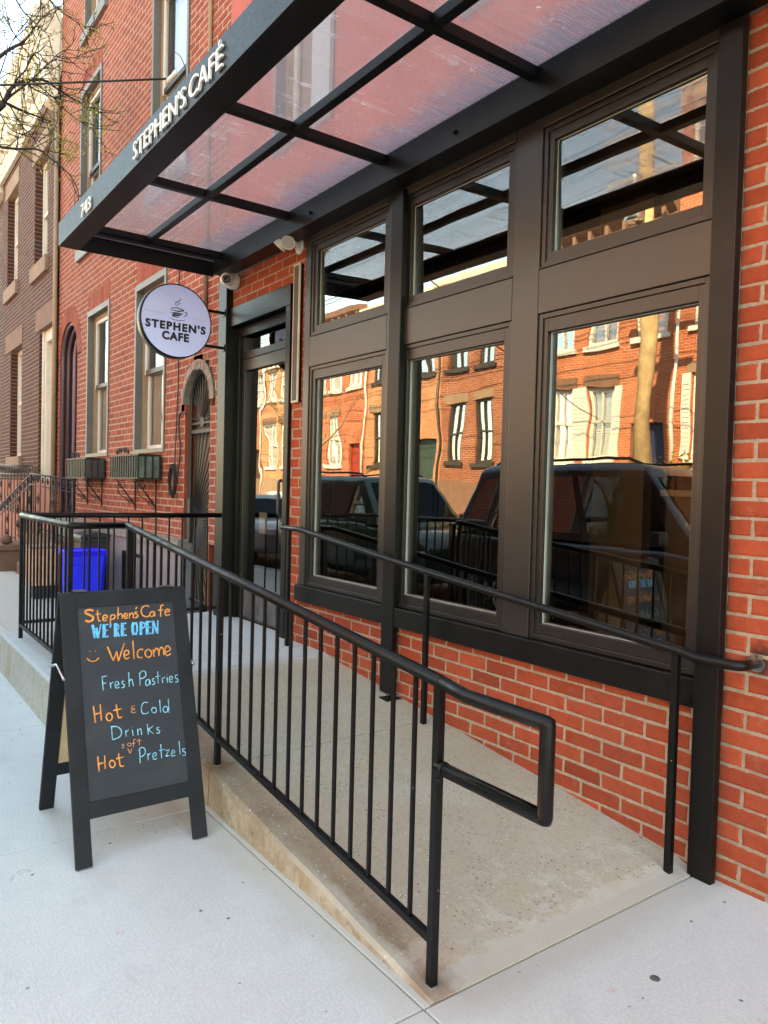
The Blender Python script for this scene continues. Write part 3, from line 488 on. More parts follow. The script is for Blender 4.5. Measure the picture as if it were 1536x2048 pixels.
for (a, b, ia, ib) in ((-4.778, -3.827, -4.712, -3.888), (-3.678, -2.747, -3.620, -2.808), (-2.563, -1.666, -2.508, -1.722)):
    sash(a, b, 2.604, 3.276, 0, (ia, ib, U0, U1), .0205); sash(a, b, .784, 2.376, 0, (ia - .004, ib, D0, D1))
for (a, b, zb) in ((-1.648, -1.548, -.01), (-3.757, -3.640, .245), (-6.335, -6.170, .30)):
    mb = MB(); mb.box(a, b, -.010, .03 if a > -4 else .16, zb, 3.312)
    if a < -3 and a > -5: mb.box(a - .02, b + .05, -.075, .04, zb - .022, zb - .012); mb.lathe([(0, 0), (.012, 0), (.012, .014), (0, .014)], (b + .025, -.05, zb - .012), (0, 0, 1), 6)
    mb.build('post', M['black'], cafe, bev=.004)
# entrance door, transom, lintel
mb = MB(); mb.box(-6.17, -5.075, .022, .05, 2.885, 3.045); mb.box(-6.17, -5.075, .05, .14, 2.895, 3.035); mb.box(-6.17, -5.10, .10, .22, 2.80, 2.885); mb.box(-6.17, -6.10, .09, .24, .33, 2.80); mb.box(-5.145, -5.075, .024, .24, .33, 2.885); mb.build('door_lintel', M['black'], cafe, bev=.003)
DY = .15
mb = MB(); mb.box(-6.10, -5.145, DY - .03, DY + .05, 2.80, 2.87); mb.box(-6.10, -5.145, DY - .03, DY + .05, 2.605, 2.665); mb.box(-6.10, -6.06, DY - .03, DY + .05, 2.665, 2.80); mb.box(-5.185, -5.145, DY - .03, DY + .05, 2.665, 2.80)
tw = mb.build('transom_window', M['brown2'], cafe, bev=.002); mb = MB(); mb.quad((-6.06, DY + .01, 2.665), (-5.185, DY + .01, 2.665), (-5.185, DY + .01, 2.80), (-6.06, DY + .01, 2.80)); mb.build('glass', M['glass'], tw)
mb = MB(); mb.box(-6.10, -6.045, DY - .03, DY + .03, .345, 2.60); mb.box(-5.215, -5.148, DY - .03, DY + .03, .345, 2.60); mb.box(-6.045, -5.215, DY - .03, DY + .03, 2.50, 2.60); mb.box(-6.045, -5.215, DY - .03, DY + .03, .345, .63)
dr = mb.build('door', M['brown2'], cafe, bev=.003)
mb = MB(); mb.quad((-6.045, DY, .63), (-5.215, DY, .63), (-5.215, DY, 2.50), (-6.045, DY, 2.50)); mb.build('glass', M['glass'], dr)
mb = MB(); mb.box(-6.045, -5.215, DY - .036, DY - .031, .37, .62); mb.build('kick_plate', plain('scuffed_kick_plate', (.10, .10, .105), .5, .3, var=.6, vs=9, dirt=.5), dr)
mb = MB(); mb.tube(fillet([(-5.30, DY + .0, 1.27), (-5.30, DY - .075, 1.27), (-5.30, DY - .075, 1.55), (-5.30, DY + .0, 1.55)], .03), .013, 10); mb.build('handle', M['bronze'], dr)
mb = MB(); mb.box(-5.8, -5.66, DY + .012, DY + .014, 1.1, 1.28); mb.build('notice', M['white'], dr)
def upper_window(parent, x0, x1, z0, z1, y=YB, casing=True, blind=.45, mats=('taupe', 'casing_edge', 'tan', 'sash_white'), dark_mid=True):
    # deep metal-clad reveal, tan stop, two white sashes; returns the casing (with sash > glass as sub-parts)
    mb = MB(); e = .045; D = .12
    for (a, b, c, d) in ((x0, x0 + e, z0, z1), (x1 - e, x1, z0, z1), (x0 + e, x1 - e, z1 - e * 1.6, z1), (x0 + e, x1 - e, z0, z0 + e)):
        mb.box(a, b, y - .012, y + D + .08, c, d, 0); mb.box(a - .0, b + .0, y - .016, y - .0125, c, d, 1)
    for (a, b, c, d) in ((x0 + e, x0 + e + .028, z0 + e, z1 - e * 1.6), (x1 - e - .045, x1 - e, z0 + e, z1 - e * 1.6), (x0 + e + .045, x1 - e - .045, z1 - e * 1.6 - .05, z1 - e * 1.6)): mb.box(a, b, y + D - .05, y + D + .06, c, d, 2)
    win = mb.build('window', [M[mats[0]], M[mats[1]], M[mats[2]]], parent)
    xa, xb, za, zb = x0 + e + .028, x1 - e - .045, z0 + e, z1 - e * 1.6 - .05; zm = (za + zb) / 2
    for (c, d, yy) in ((zm - .02, zb, y + D - .035), (za, zm + .03, y + D + .005)):
        mb = MB(); f = .05
        for q in ((xa, xa + f, c, d), (xb - f, xb, c, d), (xa + f, xb - f, d - f, d)): mb.box(q[0], q[1], yy, yy + .035, q[2], q[3])
        mb.box(xa + f, xb - f, yy - .004, yy + .036, c, c + f * 1.1, 1)
        s_ = mb.build('sash', [M[mats[3]], M['bronze'] if (dark_mid and c > za) else M[mats[3]]], win, bev=.003)
        mb = MB(); mb.quad((xa + f, yy + .02, c + f), (xb - f, yy + .02, c + f), (xb - f, yy + .02, d - f), (xa + f, yy + .02, d - f)); mb.build('glass', M['glass_b'], win)
    mb = MB(); zt = za + (zb - za) * blind; n = int((zt - za) / .03)
    for i in range(n): z = za + i * .03; mb.quad((xa, y + D + .065, z), (xb, y + D + .065, z), (xb, y + D + .055, z + .029), (xa, y + D + .055, z + .029))
    mb.quad((xa, y + D + .10, zt), (xb, y + D + .10, zt), (xb, y + D + .10, zb), (xa, y + D + .10, zb), 1); mb.build('blind', [M['blind'], M['curtain']], win)
    return win
for o in UW: upper_window(cafe, *o, y=YB - .004)

# ================================================================== canopy over the shop front
awn = thing('canopy', 'black steel canopy with clear ribbed roof panels over the cafe windows and door', 'canopy', (-3.7, -.7, 3.3))
CX0, CX1, CY = -6.215, -1.22, -1.382
RX = [-6.075, -4.875, -3.686, -2.498, -1.31]; CZ0, CZ1 = 3.305, 3.482; PY = -.735
mb = MB(); mb.box(CX0, CX1, CY, CY + .012, CZ0, CZ1); mb.box(CX0, CX1, CY + .012, CY + .15, CZ0, CZ0 + .012); mb.build('front_fascia', M['black'], awn, bev=.002)
for a in (CX0, CX1 - .012): mb = MB(); mb.box(a, a + .012, CY + .013, -.121, CZ0 + .001, CZ1 - .001); mb.box(a + .0125, a + .022, CY + .153, -.121, CZ1 - .05, CZ1 - .044, 1); mb.build('end_plate', [M['black'], M['casing_edge']], awn)
mb = MB(); mb.box(CX0, CX1, -.12, -.108, 3.325, 3.492); mb.box(CX0, CX1, -.107, .02, 3.325, 3.337); mb.box(CX0, CX1, -.107, .044, 3.480, 3.492)
for x in (-4.55, -3.05): mb.lathe([(0, 0), (.012, 0), (.012, .014), (.006, .02), (0, .02)], (x, -.12, 3.39), (0, -1, 0), 8)
mb.build('wall_beam', M['black'], awn, bev=.002)
for x in RX: mb = MB(); mb.box(x - .025, x + .025, CY + .013, -.121, CZ1 - .052, CZ1); mb.build('rib', M['black'], awn, bev=.003)
for xa, xb in zip(RX, RX[1:]): mb = MB(); mb.box(xa + .026, xb - .026, PY - .025, PY + .025, CZ1 - .052, CZ1 - .001); mb.build('purlin', M['black'], awn, bev=.003)
mb = MB(); mb.box(CX0 + .013, CX1 - .013, CY + .013, CY + .06, CZ1 - .04, CZ1); mb.build('edge_angle', M['black'], awn)
for xa, xb in zip(RX, RX[1:]):
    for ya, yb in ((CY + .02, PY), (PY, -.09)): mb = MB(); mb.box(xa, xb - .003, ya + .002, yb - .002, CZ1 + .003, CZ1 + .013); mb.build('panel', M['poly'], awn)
def text_w(body, off=0.):
    q = MB(); text_mesh(q, body, .729, Matrix(), .01, off=off); return max(v[0] for v in q.v)
w1, w2, gp = text_w("STEPHEN'S", -.004), text_w('CAFÉ', -.004), .27; kk = 1.225 / (w1 + w2 + gp); xx = -4.365
for wd_, ww in (("STEPHEN'S", w1), ('CAFÉ', w2)):
    mb = MB(); text_mesh(mb, wd_, .102, AX_FRONT((xx, CY - .004, 3.332)), .011, off=-.004, width=ww * kk); mb.build('lettering', M['letter'], awn); xx += (ww + gp) * kk
mb = MB(); text_mesh(mb, "743", .092, AX_FRONT((-5.505, CY - .004, 3.322)), .010, off=-.002, width=.235); mb.build('house_number', M['letter'], awn)

# ================================================================== round blade sign
sg = thing('blade_sign', 'round lavender white hanging sign with a coffee cup drawing and black lettering', 'sign', (-6.22, -.45, 2.87))
SX, SC = -6.17, (-.45, 2.87); SR = .300
mb = MB(); mb.lathe([(SR, 0), (SR + .008, .002), (SR + .008, .096), (SR + .002, .098), (SR - .002, .094), (SR - .002, .004)], (SX - .1, *SC), (1, 0, 0), 64); mb.build('rim', M['black'], sg)
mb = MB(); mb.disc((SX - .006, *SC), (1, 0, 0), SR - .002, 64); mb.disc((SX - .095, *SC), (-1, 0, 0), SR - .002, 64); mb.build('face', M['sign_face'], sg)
def ribbons(mb, strokes, conv, wd, m=0, h=.0015):
    for st in strokes:
        pts = smooth([conv(p) for p in st], 5); mb.tube(pts, [wd / 2 * (.75 + .25 * math.sin(math.pi * min(1, .15 + i / max(1, len(pts) - 1)))) for i in range(len(pts))], 6, m)
mb = MB(); tf = SX - .0055
text_mesh(mb, "STEPHEN'S", .064, AX_SIDE((tf, SC[0] - .266, SC[1] - .078)), .0015, off=.050, width=.522, spacing=1.22); mb.build('lettering', M['sign_ink'], sg); mb = MB(); text_mesh(mb, "CAFE", .066, AX_SIDE((tf, SC[0] - .126, SC[1] - .162)), .0015, off=.050, width=.234, spacing=1.15); mb.build('lettering', M['sign_ink'], sg)
mb = MB()
for st, wd in STROKES['cup']:
    pts = smooth([(0, p[0] / 1000, p[1] / 1000) for p in st], 5); N = len(pts)
    mb.tube([(0, p.y, p.z) for p in pts], [max(.0016, wd / 1000 / 2 * 1.5 * math.sin(math.pi * (i + .6) / (N + .2)) ** .6) for i in range(N)], 6)
for i, v in enumerate(mb.v): mb.v[i] = (tf + .0006 + v[0] * .15, SC[0] + v[1], SC[1] + v[2])
mb.build('cup_emblem', M['sign_ink'], sg)
for st, wd in STROKES['line']: mb = MB(); mb.tube([(tf, SC[0] + p[0] / 1000, SC[1] + p[1] / 1000) for p in st], .0011, 4); mb.build('rule_line', M['sign_line'], sg)
for z in (3.01, 2.705): mb = MB(); mb.box(SX - .06, SX - .035, SC[0] + .26, -.004, z - .011, z + .011); mb.box(SX - .075, SX - .02, -.016, -.0105, z - .03, z + .03); mb.build('bracket_arm', M['black'], sg)

# ================================================================== fittings on the front
sc = thing('security_camera', 'white ball security camera under the canopy corner above the black door post', 'camera', (-6.1, .05, 3.28))
mb = MB(); mb.lathe([(.070, 0), (.072, .02), (.070, .05), (.058, .075), (0, .075)], (-6.09, YB - .012, 3.265), (.12, -1, -.03), 28); mb.build('base', M['white'], sc, bev=.003)
bx = Vector((-6.02, -.075, 3.252)); ax = Vector((.86, -.48, -.20)).normalized()
mb = MB(); mb.lathe([(0, -.058)] + [(.058 * math.sin(a), -.058 * math.cos(a)) for a in [.3 + .2 * i for i in range(11)]] + [(.040, .060), (.036, .058)], bx, ax, 28); mb.build('eyeball', M['white'], sc)
mb = MB(); mb.lathe([(.038, .052), (.036, .064), (.020, .067), (.016, .062), (0, .060)], bx, ax, 28); mb.build('lens', M['lens'], sc)
fl = thing('flood_light', 'white twin head security floodlight on the brick pier over the door', 'light', (-4.98, .05, 3.31))
mb = MB(); mb.lathe([(.058, 0), (.06, .010), (.045, .024), (0, .028)], (-4.98, YB - .002, 3.300), (0, -1, 0), 28); mb.tube([(-4.98, .04, 3.31), (-4.985, -.02, 3.315), (-4.99, -.05, 3.312)], .022, 10); mb.build('base', M['white'], fl)
for c, a in (((-4.935, -.075, 3.300), (.62, -.55, -.62)), ((-5.02, -.095, 3.296), (-.55, -.45, -.75))):
    mb = MB(); mb.lathe([(0, -.045), (.022, -.04), (.040, -.018), (.050, .015), (.052, .026), (.046, .028), (.044, .022)], c, a, 28); h_ = mb.build('lamp_head', M['white'], fl)
    mb = MB(); mb.disc(Vector(c) + Vector(a).normalized() * .023, a, .0445, 28); mb.build('lens', plain('frosted_lens', (.42, .40, .34), .25), h_)
sp = thing('column_speaker', 'tall narrow cream edged grey speaker on the brick pier beside the door', 'speaker', (-4.97, .03, 2.65))
mb = MB(); mb.box(-5.02, -4.925, .016, .026, 2.135, 3.165); mb.box(-5.017, -4.928, .0262, YB - .001, 2.138, 3.162, 1); mb.build('case', [M['bone'], M['black']], sp)
mb = MB(); mb.box(-5.006, -4.942, .0135, .0158, 2.150, 3.150); mb.build('grille', M['speaker'], sp)
# ================================================================== ramp railing (street side)
ry, fy = -1.29, -1.62
rl = thing('ramp_railing', 'black steel guard railing with upright bars along the ramp and landing', 'railing', (-1.69, ry, .01))
def hr(x): return 1.235 - (x + 4.70) * -.0 - max(0, (x + 4.70)) * .1005      # handrail centre height along the ramp
TOP = 1.235
P0, P1, P2 = (-6.20, fy), (-4.72, fy), (-4.72, ry)
mb = MB(); loop = [(-1.68, ry, hr(-1.68)), (-1.575, ry, hr(-1.6) - .008), (-1.268, ry, .918), (-1.268, ry, .675), (-1.69, ry, .675)]
top = [(-6.20, -.012, TOP), (*P0, TOP), (*P1, TOP), (*P2, TOP), (-4.68, ry, TOP), (-3.2, ry, hr(-3.2)), (-1.68, ry, hr(-1.68))]
mb.tube(fillet(top, .012, 2), .0208, 16); mb.tube(fillet(loop, .005, 2), .0205, 16)
for z in (.675,): mb.lathe([(.0215, -.004), (.0235, 0), (.0235, .008), (.0215, .012)], (-1.667, ry, z), (1, 0, 0), 16)
mb.build('handrail', M['rail'], rl)
def sq(name, x, y, z0, z1, s, parent=rl, mat='rail', plate=False):
    mb = MB(); mb.box(x - s / 2, x + s / 2, y - s / 2, y + s / 2, z0, z1)
    if plate: mb.lathe([(s * .9, 0), (s * .85, .004), (0, .004)], (x, y, z0), (0, 0, 1), 10, 1)
    return mb.build(name, [M[mat], M['stone_grey']], parent, bev=.002)
def bot(x): return .148 + (-1.70 - x) * .1005
for (x, y, zt) in ((-1.69, ry, hr(-1.69) - .01), (-3.285, ry, hr(-3.285) - .01), (-4.665, ry, TOP - .01), (-4.72, ry + .03, TOP - .01), (-4.72, fy, TOP - .01), (-6.20, fy, TOP - .01)):
    sq('post', x, y, rz(x, y) - .004, zt, .027, plate=True)
X0, X1 = -3.285, -1.69
for k in range(1, 14): x = X0 + (X1 - X0) * k / 14; sq('baluster', x, ry, bot(x), hr(x) - .015, .0132)
X0, X1 = -4.665, -3.285
for k in range(1, 12): x = X0 + (X1 - X0) * k / 12; sq('baluster', x, ry, bot(x), hr(x) - .015, .0132)
for k in range(1, 13): sq('baluster', -6.20 + 1.48 * k / 13, fy, .40, TOP - .015, .0132)
for k in (1, 2): sq('baluster', -4.72, fy + .33 * k / 3, .40, TOP - .015, .0132)
for k in range(1, 14): sq('baluster', -6.20, fy + 1.60 * k / 14, .42, TOP - .015, .0132)
def lowrail(a, b):
    a, b = Vector(a), Vector(b); mb = MB(); mb.tube([a, b], .0175, 4, sq=True); mb.build('bottom_rail', M['rail'], rl, bev=.002)
lowrail((-4.665, ry, bot(-4.665)), (-3.285, ry, bot(-3.285))); lowrail((-3.285, ry, bot(-3.285)), (-1.69, ry, bot(-1.69)))
lowrail((-6.20, fy, .40), (-4.72, fy, .40)); lowrail((-4.72, fy, .40), (-4.72, ry, .40)); lowrail((-6.20, fy, .42), (-6.20, -.01, .42))

wr = thing('wall_handrail', 'black pipe handrail on slim posts in front of the shop windows', 'handrail', (-1.69, -.07, .03))
mb = MB(); pts = [(-4.97, -.07, 1.20), (-4.70, -.07, 1.20), (-3.25, -.07, 1.045), (-1.66, -.07, .893), (-1.60, -.07, .882), (-1.455, -.07, .884), (-1.432, -.05, .884), (-1.432, YB, .884)]
mb.tube(fillet(pts, .02, 4), .0195, 14); mb.build('handrail', M['rail'], wr)
for x in (-1.69, -3.243, -4.846): zt = 1.20 - max(0, x + 4.70) * .1005 - .012; sq('post', x, -.07, rz(x, -.07) - .004, zt, .028, wr)
mb = MB(); mb.lathe([(.034, 0), (.030, .006), (0, .006)], (-1.432, YB - .006, .884), (0, 1, 0), 14); mb.build('wall_flange', M['chrome'], wr)

# ================================================================== A-frame chalkboard
UPL = Vector((-.29236746, 0, .95630476)).normalized(); AB0 = Vector((-2.9657, -2.0, 0)); ABW = .534; ABH = 1.08; TH = .022
ab = thing('a_frame_chalkboard', 'freestanding charcoal chalkboard sandwich sign with orange and blue handwriting on the sidewalk', 'sign', (-3.30, -1.733, 0))
NRM = Vector((0, 1, 0)).cross(UPL)                     # board normal, towards +X
FM = Matrix(((0, UPL.x, NRM.x, AB0.x), (1, UPL.y, NRM.y, AB0.y), (0, UPL.z, NRM.z, AB0.z), (0, 0, 0, 1)))
BUP = Vector((.29236746, 0, .95630476)).normalized(); BN = Vector((0, -1, 0)).cross(BUP)
BM = Matrix(((0, BUP.x, BN.x, -3.645), (-1, BUP.y, BN.y, AB0.y + ABW), (0, BUP.z, BN.z, 0), (0, 0, 0, 1)))
for Mx, front in ((FM, True), (BM, False)):
    mb = MB()
    for (a, b, c, d) in ((0, .062, .006, ABH), (ABW - .062, ABW, .006, ABH), (.062, ABW - .062, 1.018, ABH), (.062, ABW - .062, .180, .242)): mb.box(a, b, c, d, -TH, 0, M=Mx)
    fr = mb.build('frame' if front else 'rear_frame', M['board_frame'], ab, bev=.0018)
    mb = MB(); mb.box(.055, ABW - .055, .235, 1.025, -.014, -.006, M=Mx); mb.build('chalkboard', M['chalk_board'], fr)
    mb = MB(); mb.box(.055, ABW - .055, .235, 1.025, -.0175, -.0145, M=Mx); mb.build('backing', M['raw_board'], fr)
def chalk(name, strokes, wd, mat):
    mb = MB()
    for st in strokes:
        pts = smooth([(p[0] / 1000, p[1] / 1000, 0) for p in st], 5); rr = random.Random(len(st) + st[0][0])
        mb.tube(pts, [wd / 2000 * rr.uniform(.82, 1.12) for _ in pts], 6)
    for i, v in enumerate(mb.v): mb.v[i] = tuple(FM @ Vector((v[0], v[1], -.0055 + v[2] * .12)))
    mb.build(name, M[mat], ab)
def lines(strokes, cuts):
    out = {}
    for s_ in strokes: v = sum(p[1] for p in s_) / len(s_); out.setdefault(sum(v < q for q in cuts), []).append(s_)
    return [out[k] for k in sorted(out)]
SM = [s_ for s_ in STROKES['O'] if max(p[0] for p in s_) < 152 and 690 < s_[0][1] < 880]
chalk('smiley_face', SM, 5.2, 'chalk_o')
for g in lines([s_ for s_ in STROKES['O'] if s_ not in SM], (900, 680, 460)): chalk('handwriting', g, 6.2, 'chalk_o')
chalk('thick_initial', STROKES['O'][:1], 10, 'chalk_o')
for g in lines(STROKES['T'], (500,)): chalk('small_handwriting', g, 3.0, 'chalk_t')
for g in lines(STROKES['B'], (640, 525, 425)): chalk('handwriting', g, 4.2, 'chalk_b')
mb = MB()
for st, wd in STROKES['W']:
    pts = [Vector((p[0] / 1000, p[1] / 1000)) for p in st]
    for a, b in zip(pts, pts[1:]):
        d = (b - a).normalized() * .0015; n_ = Vector((-d.y, d.x)).normalized() * wd / 1750; a2, b2 = a - d, b + d
        q = [FM @ Vector((p.x, p.y, z)) for z in (-.0052, -.0058) for p in (a2 + n_, a2 - n_, b2 - n_, b2 + n_)]; i_ = [mb.vert(p) for p in q]; mb.face(i_[:4])
        for k in range(4): mb.face([i_[k], i_[k + 4], i_[(k + 1) % 4 + 4], i_[(k + 1) % 4]])
mb.build('open_lettering', M['chalk_w'], ab)
for yy in (AB0.y - .006, AB0.y + ABW + .006):
    mb = MB(); mb.tube([(-3.175, yy, .70), (-3.30, yy, .735), (-3.44, yy, .70)], [.006] * 3, 6); mb.build('brace', M['chrome'], ab)
for yy in (AB0.y + .08, AB0.y + ABW - .08): mb = MB(); mb.box(-3.325, -3.285, yy - .025, yy + .025, 1.036, 1.041); mb.build('hinge', M['bronze'], ab)

# ================================================================== neighbouring red house
nb = thing('red_brick_rowhouse', 'red brick rowhouse with tall metal clad windows and arched doors beside the cafe', 'house', (-9.4, .05, 0))
XB0, XB1 = -12.68, -6.315
W1, W2 = (-8.83, -7.82, 1.84, 3.78), (-10.92, -9.88, 1.84, 3.84)
W1u, W2u, W3, W4 = (-8.38, -7.30, 4.72, 6.95), (-11.42, -10.38, 4.80, 7.03), (-11.30, -10.25, 7.80, 9.6), (-8.38, -7.30, 7.80, 9.6)
AR = dict(cx=-12.02, cz=3.36, r=.53, z0=.9); IR = dict(cx=-6.94, cz=2.30, r=.315, z0=.25)
def arch(d, pad=0.):
    def f(z):
        if z < d['z0']: return None
        if z <= d['cz']: return (d['cx'] - d['r'] - pad, d['cx'] + d['r'] + pad)
        h = z - d['cz']; r = d['r'] + pad
        if h < r: q = math.sqrt(r * r - h * h); return (d['cx'] - q, d['cx'] + q)
    return f
def lint(w, h=.24): return (w[0], w[1], w[3] - .01, w[3] + h)
opens = [W1, W2, W1u, W2u, W3, W4, arch(AR), arch(IR), lint(W1), lint(W2), lint(W1u), lint(W2u), lambda z: arch(dict(AR, r=AR['r'] + .22))(z) if z > AR['cz'] else None, lambda z: arch(dict(IR, r=IR['r'] + .11))(z) if z > IR['cz'] - .05 else None]
mb = MB(); bricks(mb, XB0, XB1, .95, 10.6, YB, opens, 21, zbase=.02, joint=.011, jit=.0022)
for i, w_ in enumerate((W1, W2, W1u, W2u)): soldier(mb, w_[0], w_[1], w_[3], w_[3] + .235, YB, 14, i)
arch_ring(mb, AR['cx'], AR['cz'], AR['r'], AR['r'] + .22, YB - .002, 26)
for d, m_ in ((AR, 0),):
    for sx in (-1, 1): mb.box(d['cx'] + sx * d['r'] - (.0 if sx > 0 else .02), d['cx'] + sx * d['r'] + (.02 if sx > 0 else 0), YB + .004, .4, d['z0'], d['cz'], 0)
    for i in range(16):
        a, b = math.pi * i / 16, math.pi * (i + 1) / 16; P = lambda t, y: (d['cx'] + d['r'] * math.cos(t), y, d['cz'] + d['r'] * math.sin(t)); mb.quad(P(a, YB), P(b, YB), P(b, .4), P(a, .4), 0)
mb.build('brick_wall', [M['brick_b'], M['mortar_b']], nb)
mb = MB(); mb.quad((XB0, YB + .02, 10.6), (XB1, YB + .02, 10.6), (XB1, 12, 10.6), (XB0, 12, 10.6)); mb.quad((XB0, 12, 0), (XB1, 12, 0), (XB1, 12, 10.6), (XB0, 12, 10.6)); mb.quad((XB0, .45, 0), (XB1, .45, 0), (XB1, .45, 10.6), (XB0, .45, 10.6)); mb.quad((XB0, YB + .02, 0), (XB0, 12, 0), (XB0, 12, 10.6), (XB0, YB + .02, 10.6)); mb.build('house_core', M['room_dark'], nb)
for w_ in (W1, W2, W1u, W2u, W3, W4): upper_window(nb, *w_, blind=.52)
mb = MB(); mb.box(XB0, XB1 - .84, -.01, .2, -.05, .86); mb.box(XB0, XB1 - .84, -.04, .2, .86, .95, 1)
for (a, b) in ((-8.95, -8.27),): pass
mb.build('base_course', [M['purple_grey'], M['stone_grey']], nb, bev=.006)
mb = MB(); mb.box(-9.02, -8.27, -.016, -.0105, .24, .70); mb.box(-8.72, -8.31, -.022, -.0165, .28, .66, 1); mb.build('basement_window', [M['black'], M['casing_edge']], nb)
for (a, b) in ((W3, 1), (W2u, 1), (W1u, 1)): mb = MB(); mb.box(a[0] - .08, a[1] + .08, YB - .05, YB + .1, a[2] - .15, a[2]); mb.build('window_sill', M['casing_edge'], nb, bev=.004)
# arched plum door at the far end
mb = MB(); cx, cz, r = AR['cx'], AR['cz'], AR['r']
def archpoly(cx, cz, r, z0, n=20): return [(cx - r, z0), (cx + r, z0)] + [(cx + r * math.cos(math.pi * i / n), cz + r * math.sin(math.pi * i / n)) for i in range(n + 1)]
mb.prism(archpoly(cx, cz, r, .3), 'y', .34, .40)
for k, rr in enumerate((r - .02, r - .07, r - .13, r - .18)):
    pth = [(cx - rr, YB + .05 + .07 * k, .9)] + [(cx + rr * math.cos(math.pi - math.pi * i / 20), YB + .05 + .07 * k, cz + rr * math.sin(math.pi * i / 20)) for i in range(21)] + [(cx + rr, YB + .05 + .07 * k, .9)]
    mb.tube(pth, .03, 6, 1 if k == 2 else 0)
mb.build('arched_door', [M['plum'], plain('dusty_mauve_moulding', (.26, .18, .23), .5)], nb)
# iron security gate in the near arched doorway
mb = MB(); cx, cz, r = IR['cx'], IR['cz'], IR['r']
arch_ring(mb, cx, cz, r, r + .09, YB - .012, 5, m=2, d=.06); mb.box(cx - r - .02, cx - r, YB + .004, .4, .3, cz, 0); mb.box(cx + r, cx + r + .02, YB + .004, .4, .3, cz, 0)
for i in range(14):
    a, b = math.pi * i / 14, math.pi * (i + 1) / 14; P = lambda t, y: (cx + r * math.cos(t), y, cz + r * math.sin(t)); mb.quad(P(a, YB - .02), P(b, YB - .02), P(b, .4), P(a, .4), 2)
mb.build('door_surround', [M['brick_b'], M['mortar_b'], M['stone_grey']], nb)
mb = MB(); GY = .11; mb.prism(archpoly(cx, cz, r, .34), 'y', .17, .20, 1)
pth = [(cx - r + .02, GY, .36)] + [(cx + (r - .02) * math.cos(math.pi - math.pi * i / 18), GY, cz + (r - .02) * math.sin(math.pi * i / 18)) for i in range(19)] + [(cx + r - .02, GY, .36)]
mb.tube(pth, .02, 6, 0, closed=True); mb.tube([(cx - r, GY, cz - .28), (cx + r, GY, cz - .28)], .024, 4, 0, sq=True); mb.tube([(cx - r, GY, cz - .20), (cx + r, GY, cz - .20)], .014, 4, 0, sq=True)
for k in range(11):                                  # fan of bars above
    a = math.pi * (k + .5) / 11; c0 = Vector((cx, GY, cz - .18)); e = Vector((cx + (r - .03) * math.cos(a), GY, cz + (r - .03) * math.sin(a))) if math.sin(a) > .3 else Vector((cx + math.copysign(r - .03, math.cos(a)), GY, cz - .18 + abs(math.tan(a)) * r * .9)); mb.tube([c0, e], .009, 5)
mb.lathe([(.05, -.01), (.05, .01)], (cx, GY, cz - .19), (0, 1, 0), 12)
c0 = Vector((cx - r + .12, GY, 1.15)); zt_, zb_ = cz - .28, .36
for k in range(30):                                  # sunburst of bars round the lock
    a = -math.pi / 2 + math.pi * (k + .5) / 30; d = Vector((math.cos(a), 0, math.sin(a))); t = []
    if d.x > 1e-3: t.append((cx + r - .03 - c0.x) / d.x)
    if d.z > 1e-3: t.append((zt_ - c0.z) / d.z)
    if d.z < -1e-3: t.append((zb_ - c0.z) / d.z)
    mb.tube([c0 + d * .11, c0 + d * min(t)], .007, 5)
mb.tube([c0 + Vector((math.cos(a), 0, math.sin(a))) * .11 for a in [-1.57 + .2 * i for i in range(17)]], .010, 5); mb.box(cx - r + .01, cx - r + .12, GY - .04, GY + .03, .92, 1.36, 0)
mb.build('iron_gate', [M['gate_bar'], M['screen']], nb)
mb = MB(); mb.tube([(-6.74, YB - .02, 3.1), (-6.74, YB - .02, 10.5)], .022, 8)
for z in (4.2, 6.2, 8.2): mb.box(-6.775, -6.705, YB - .03, YB, z, z + .03)
mb.build('conduit', M['tan'], nb)
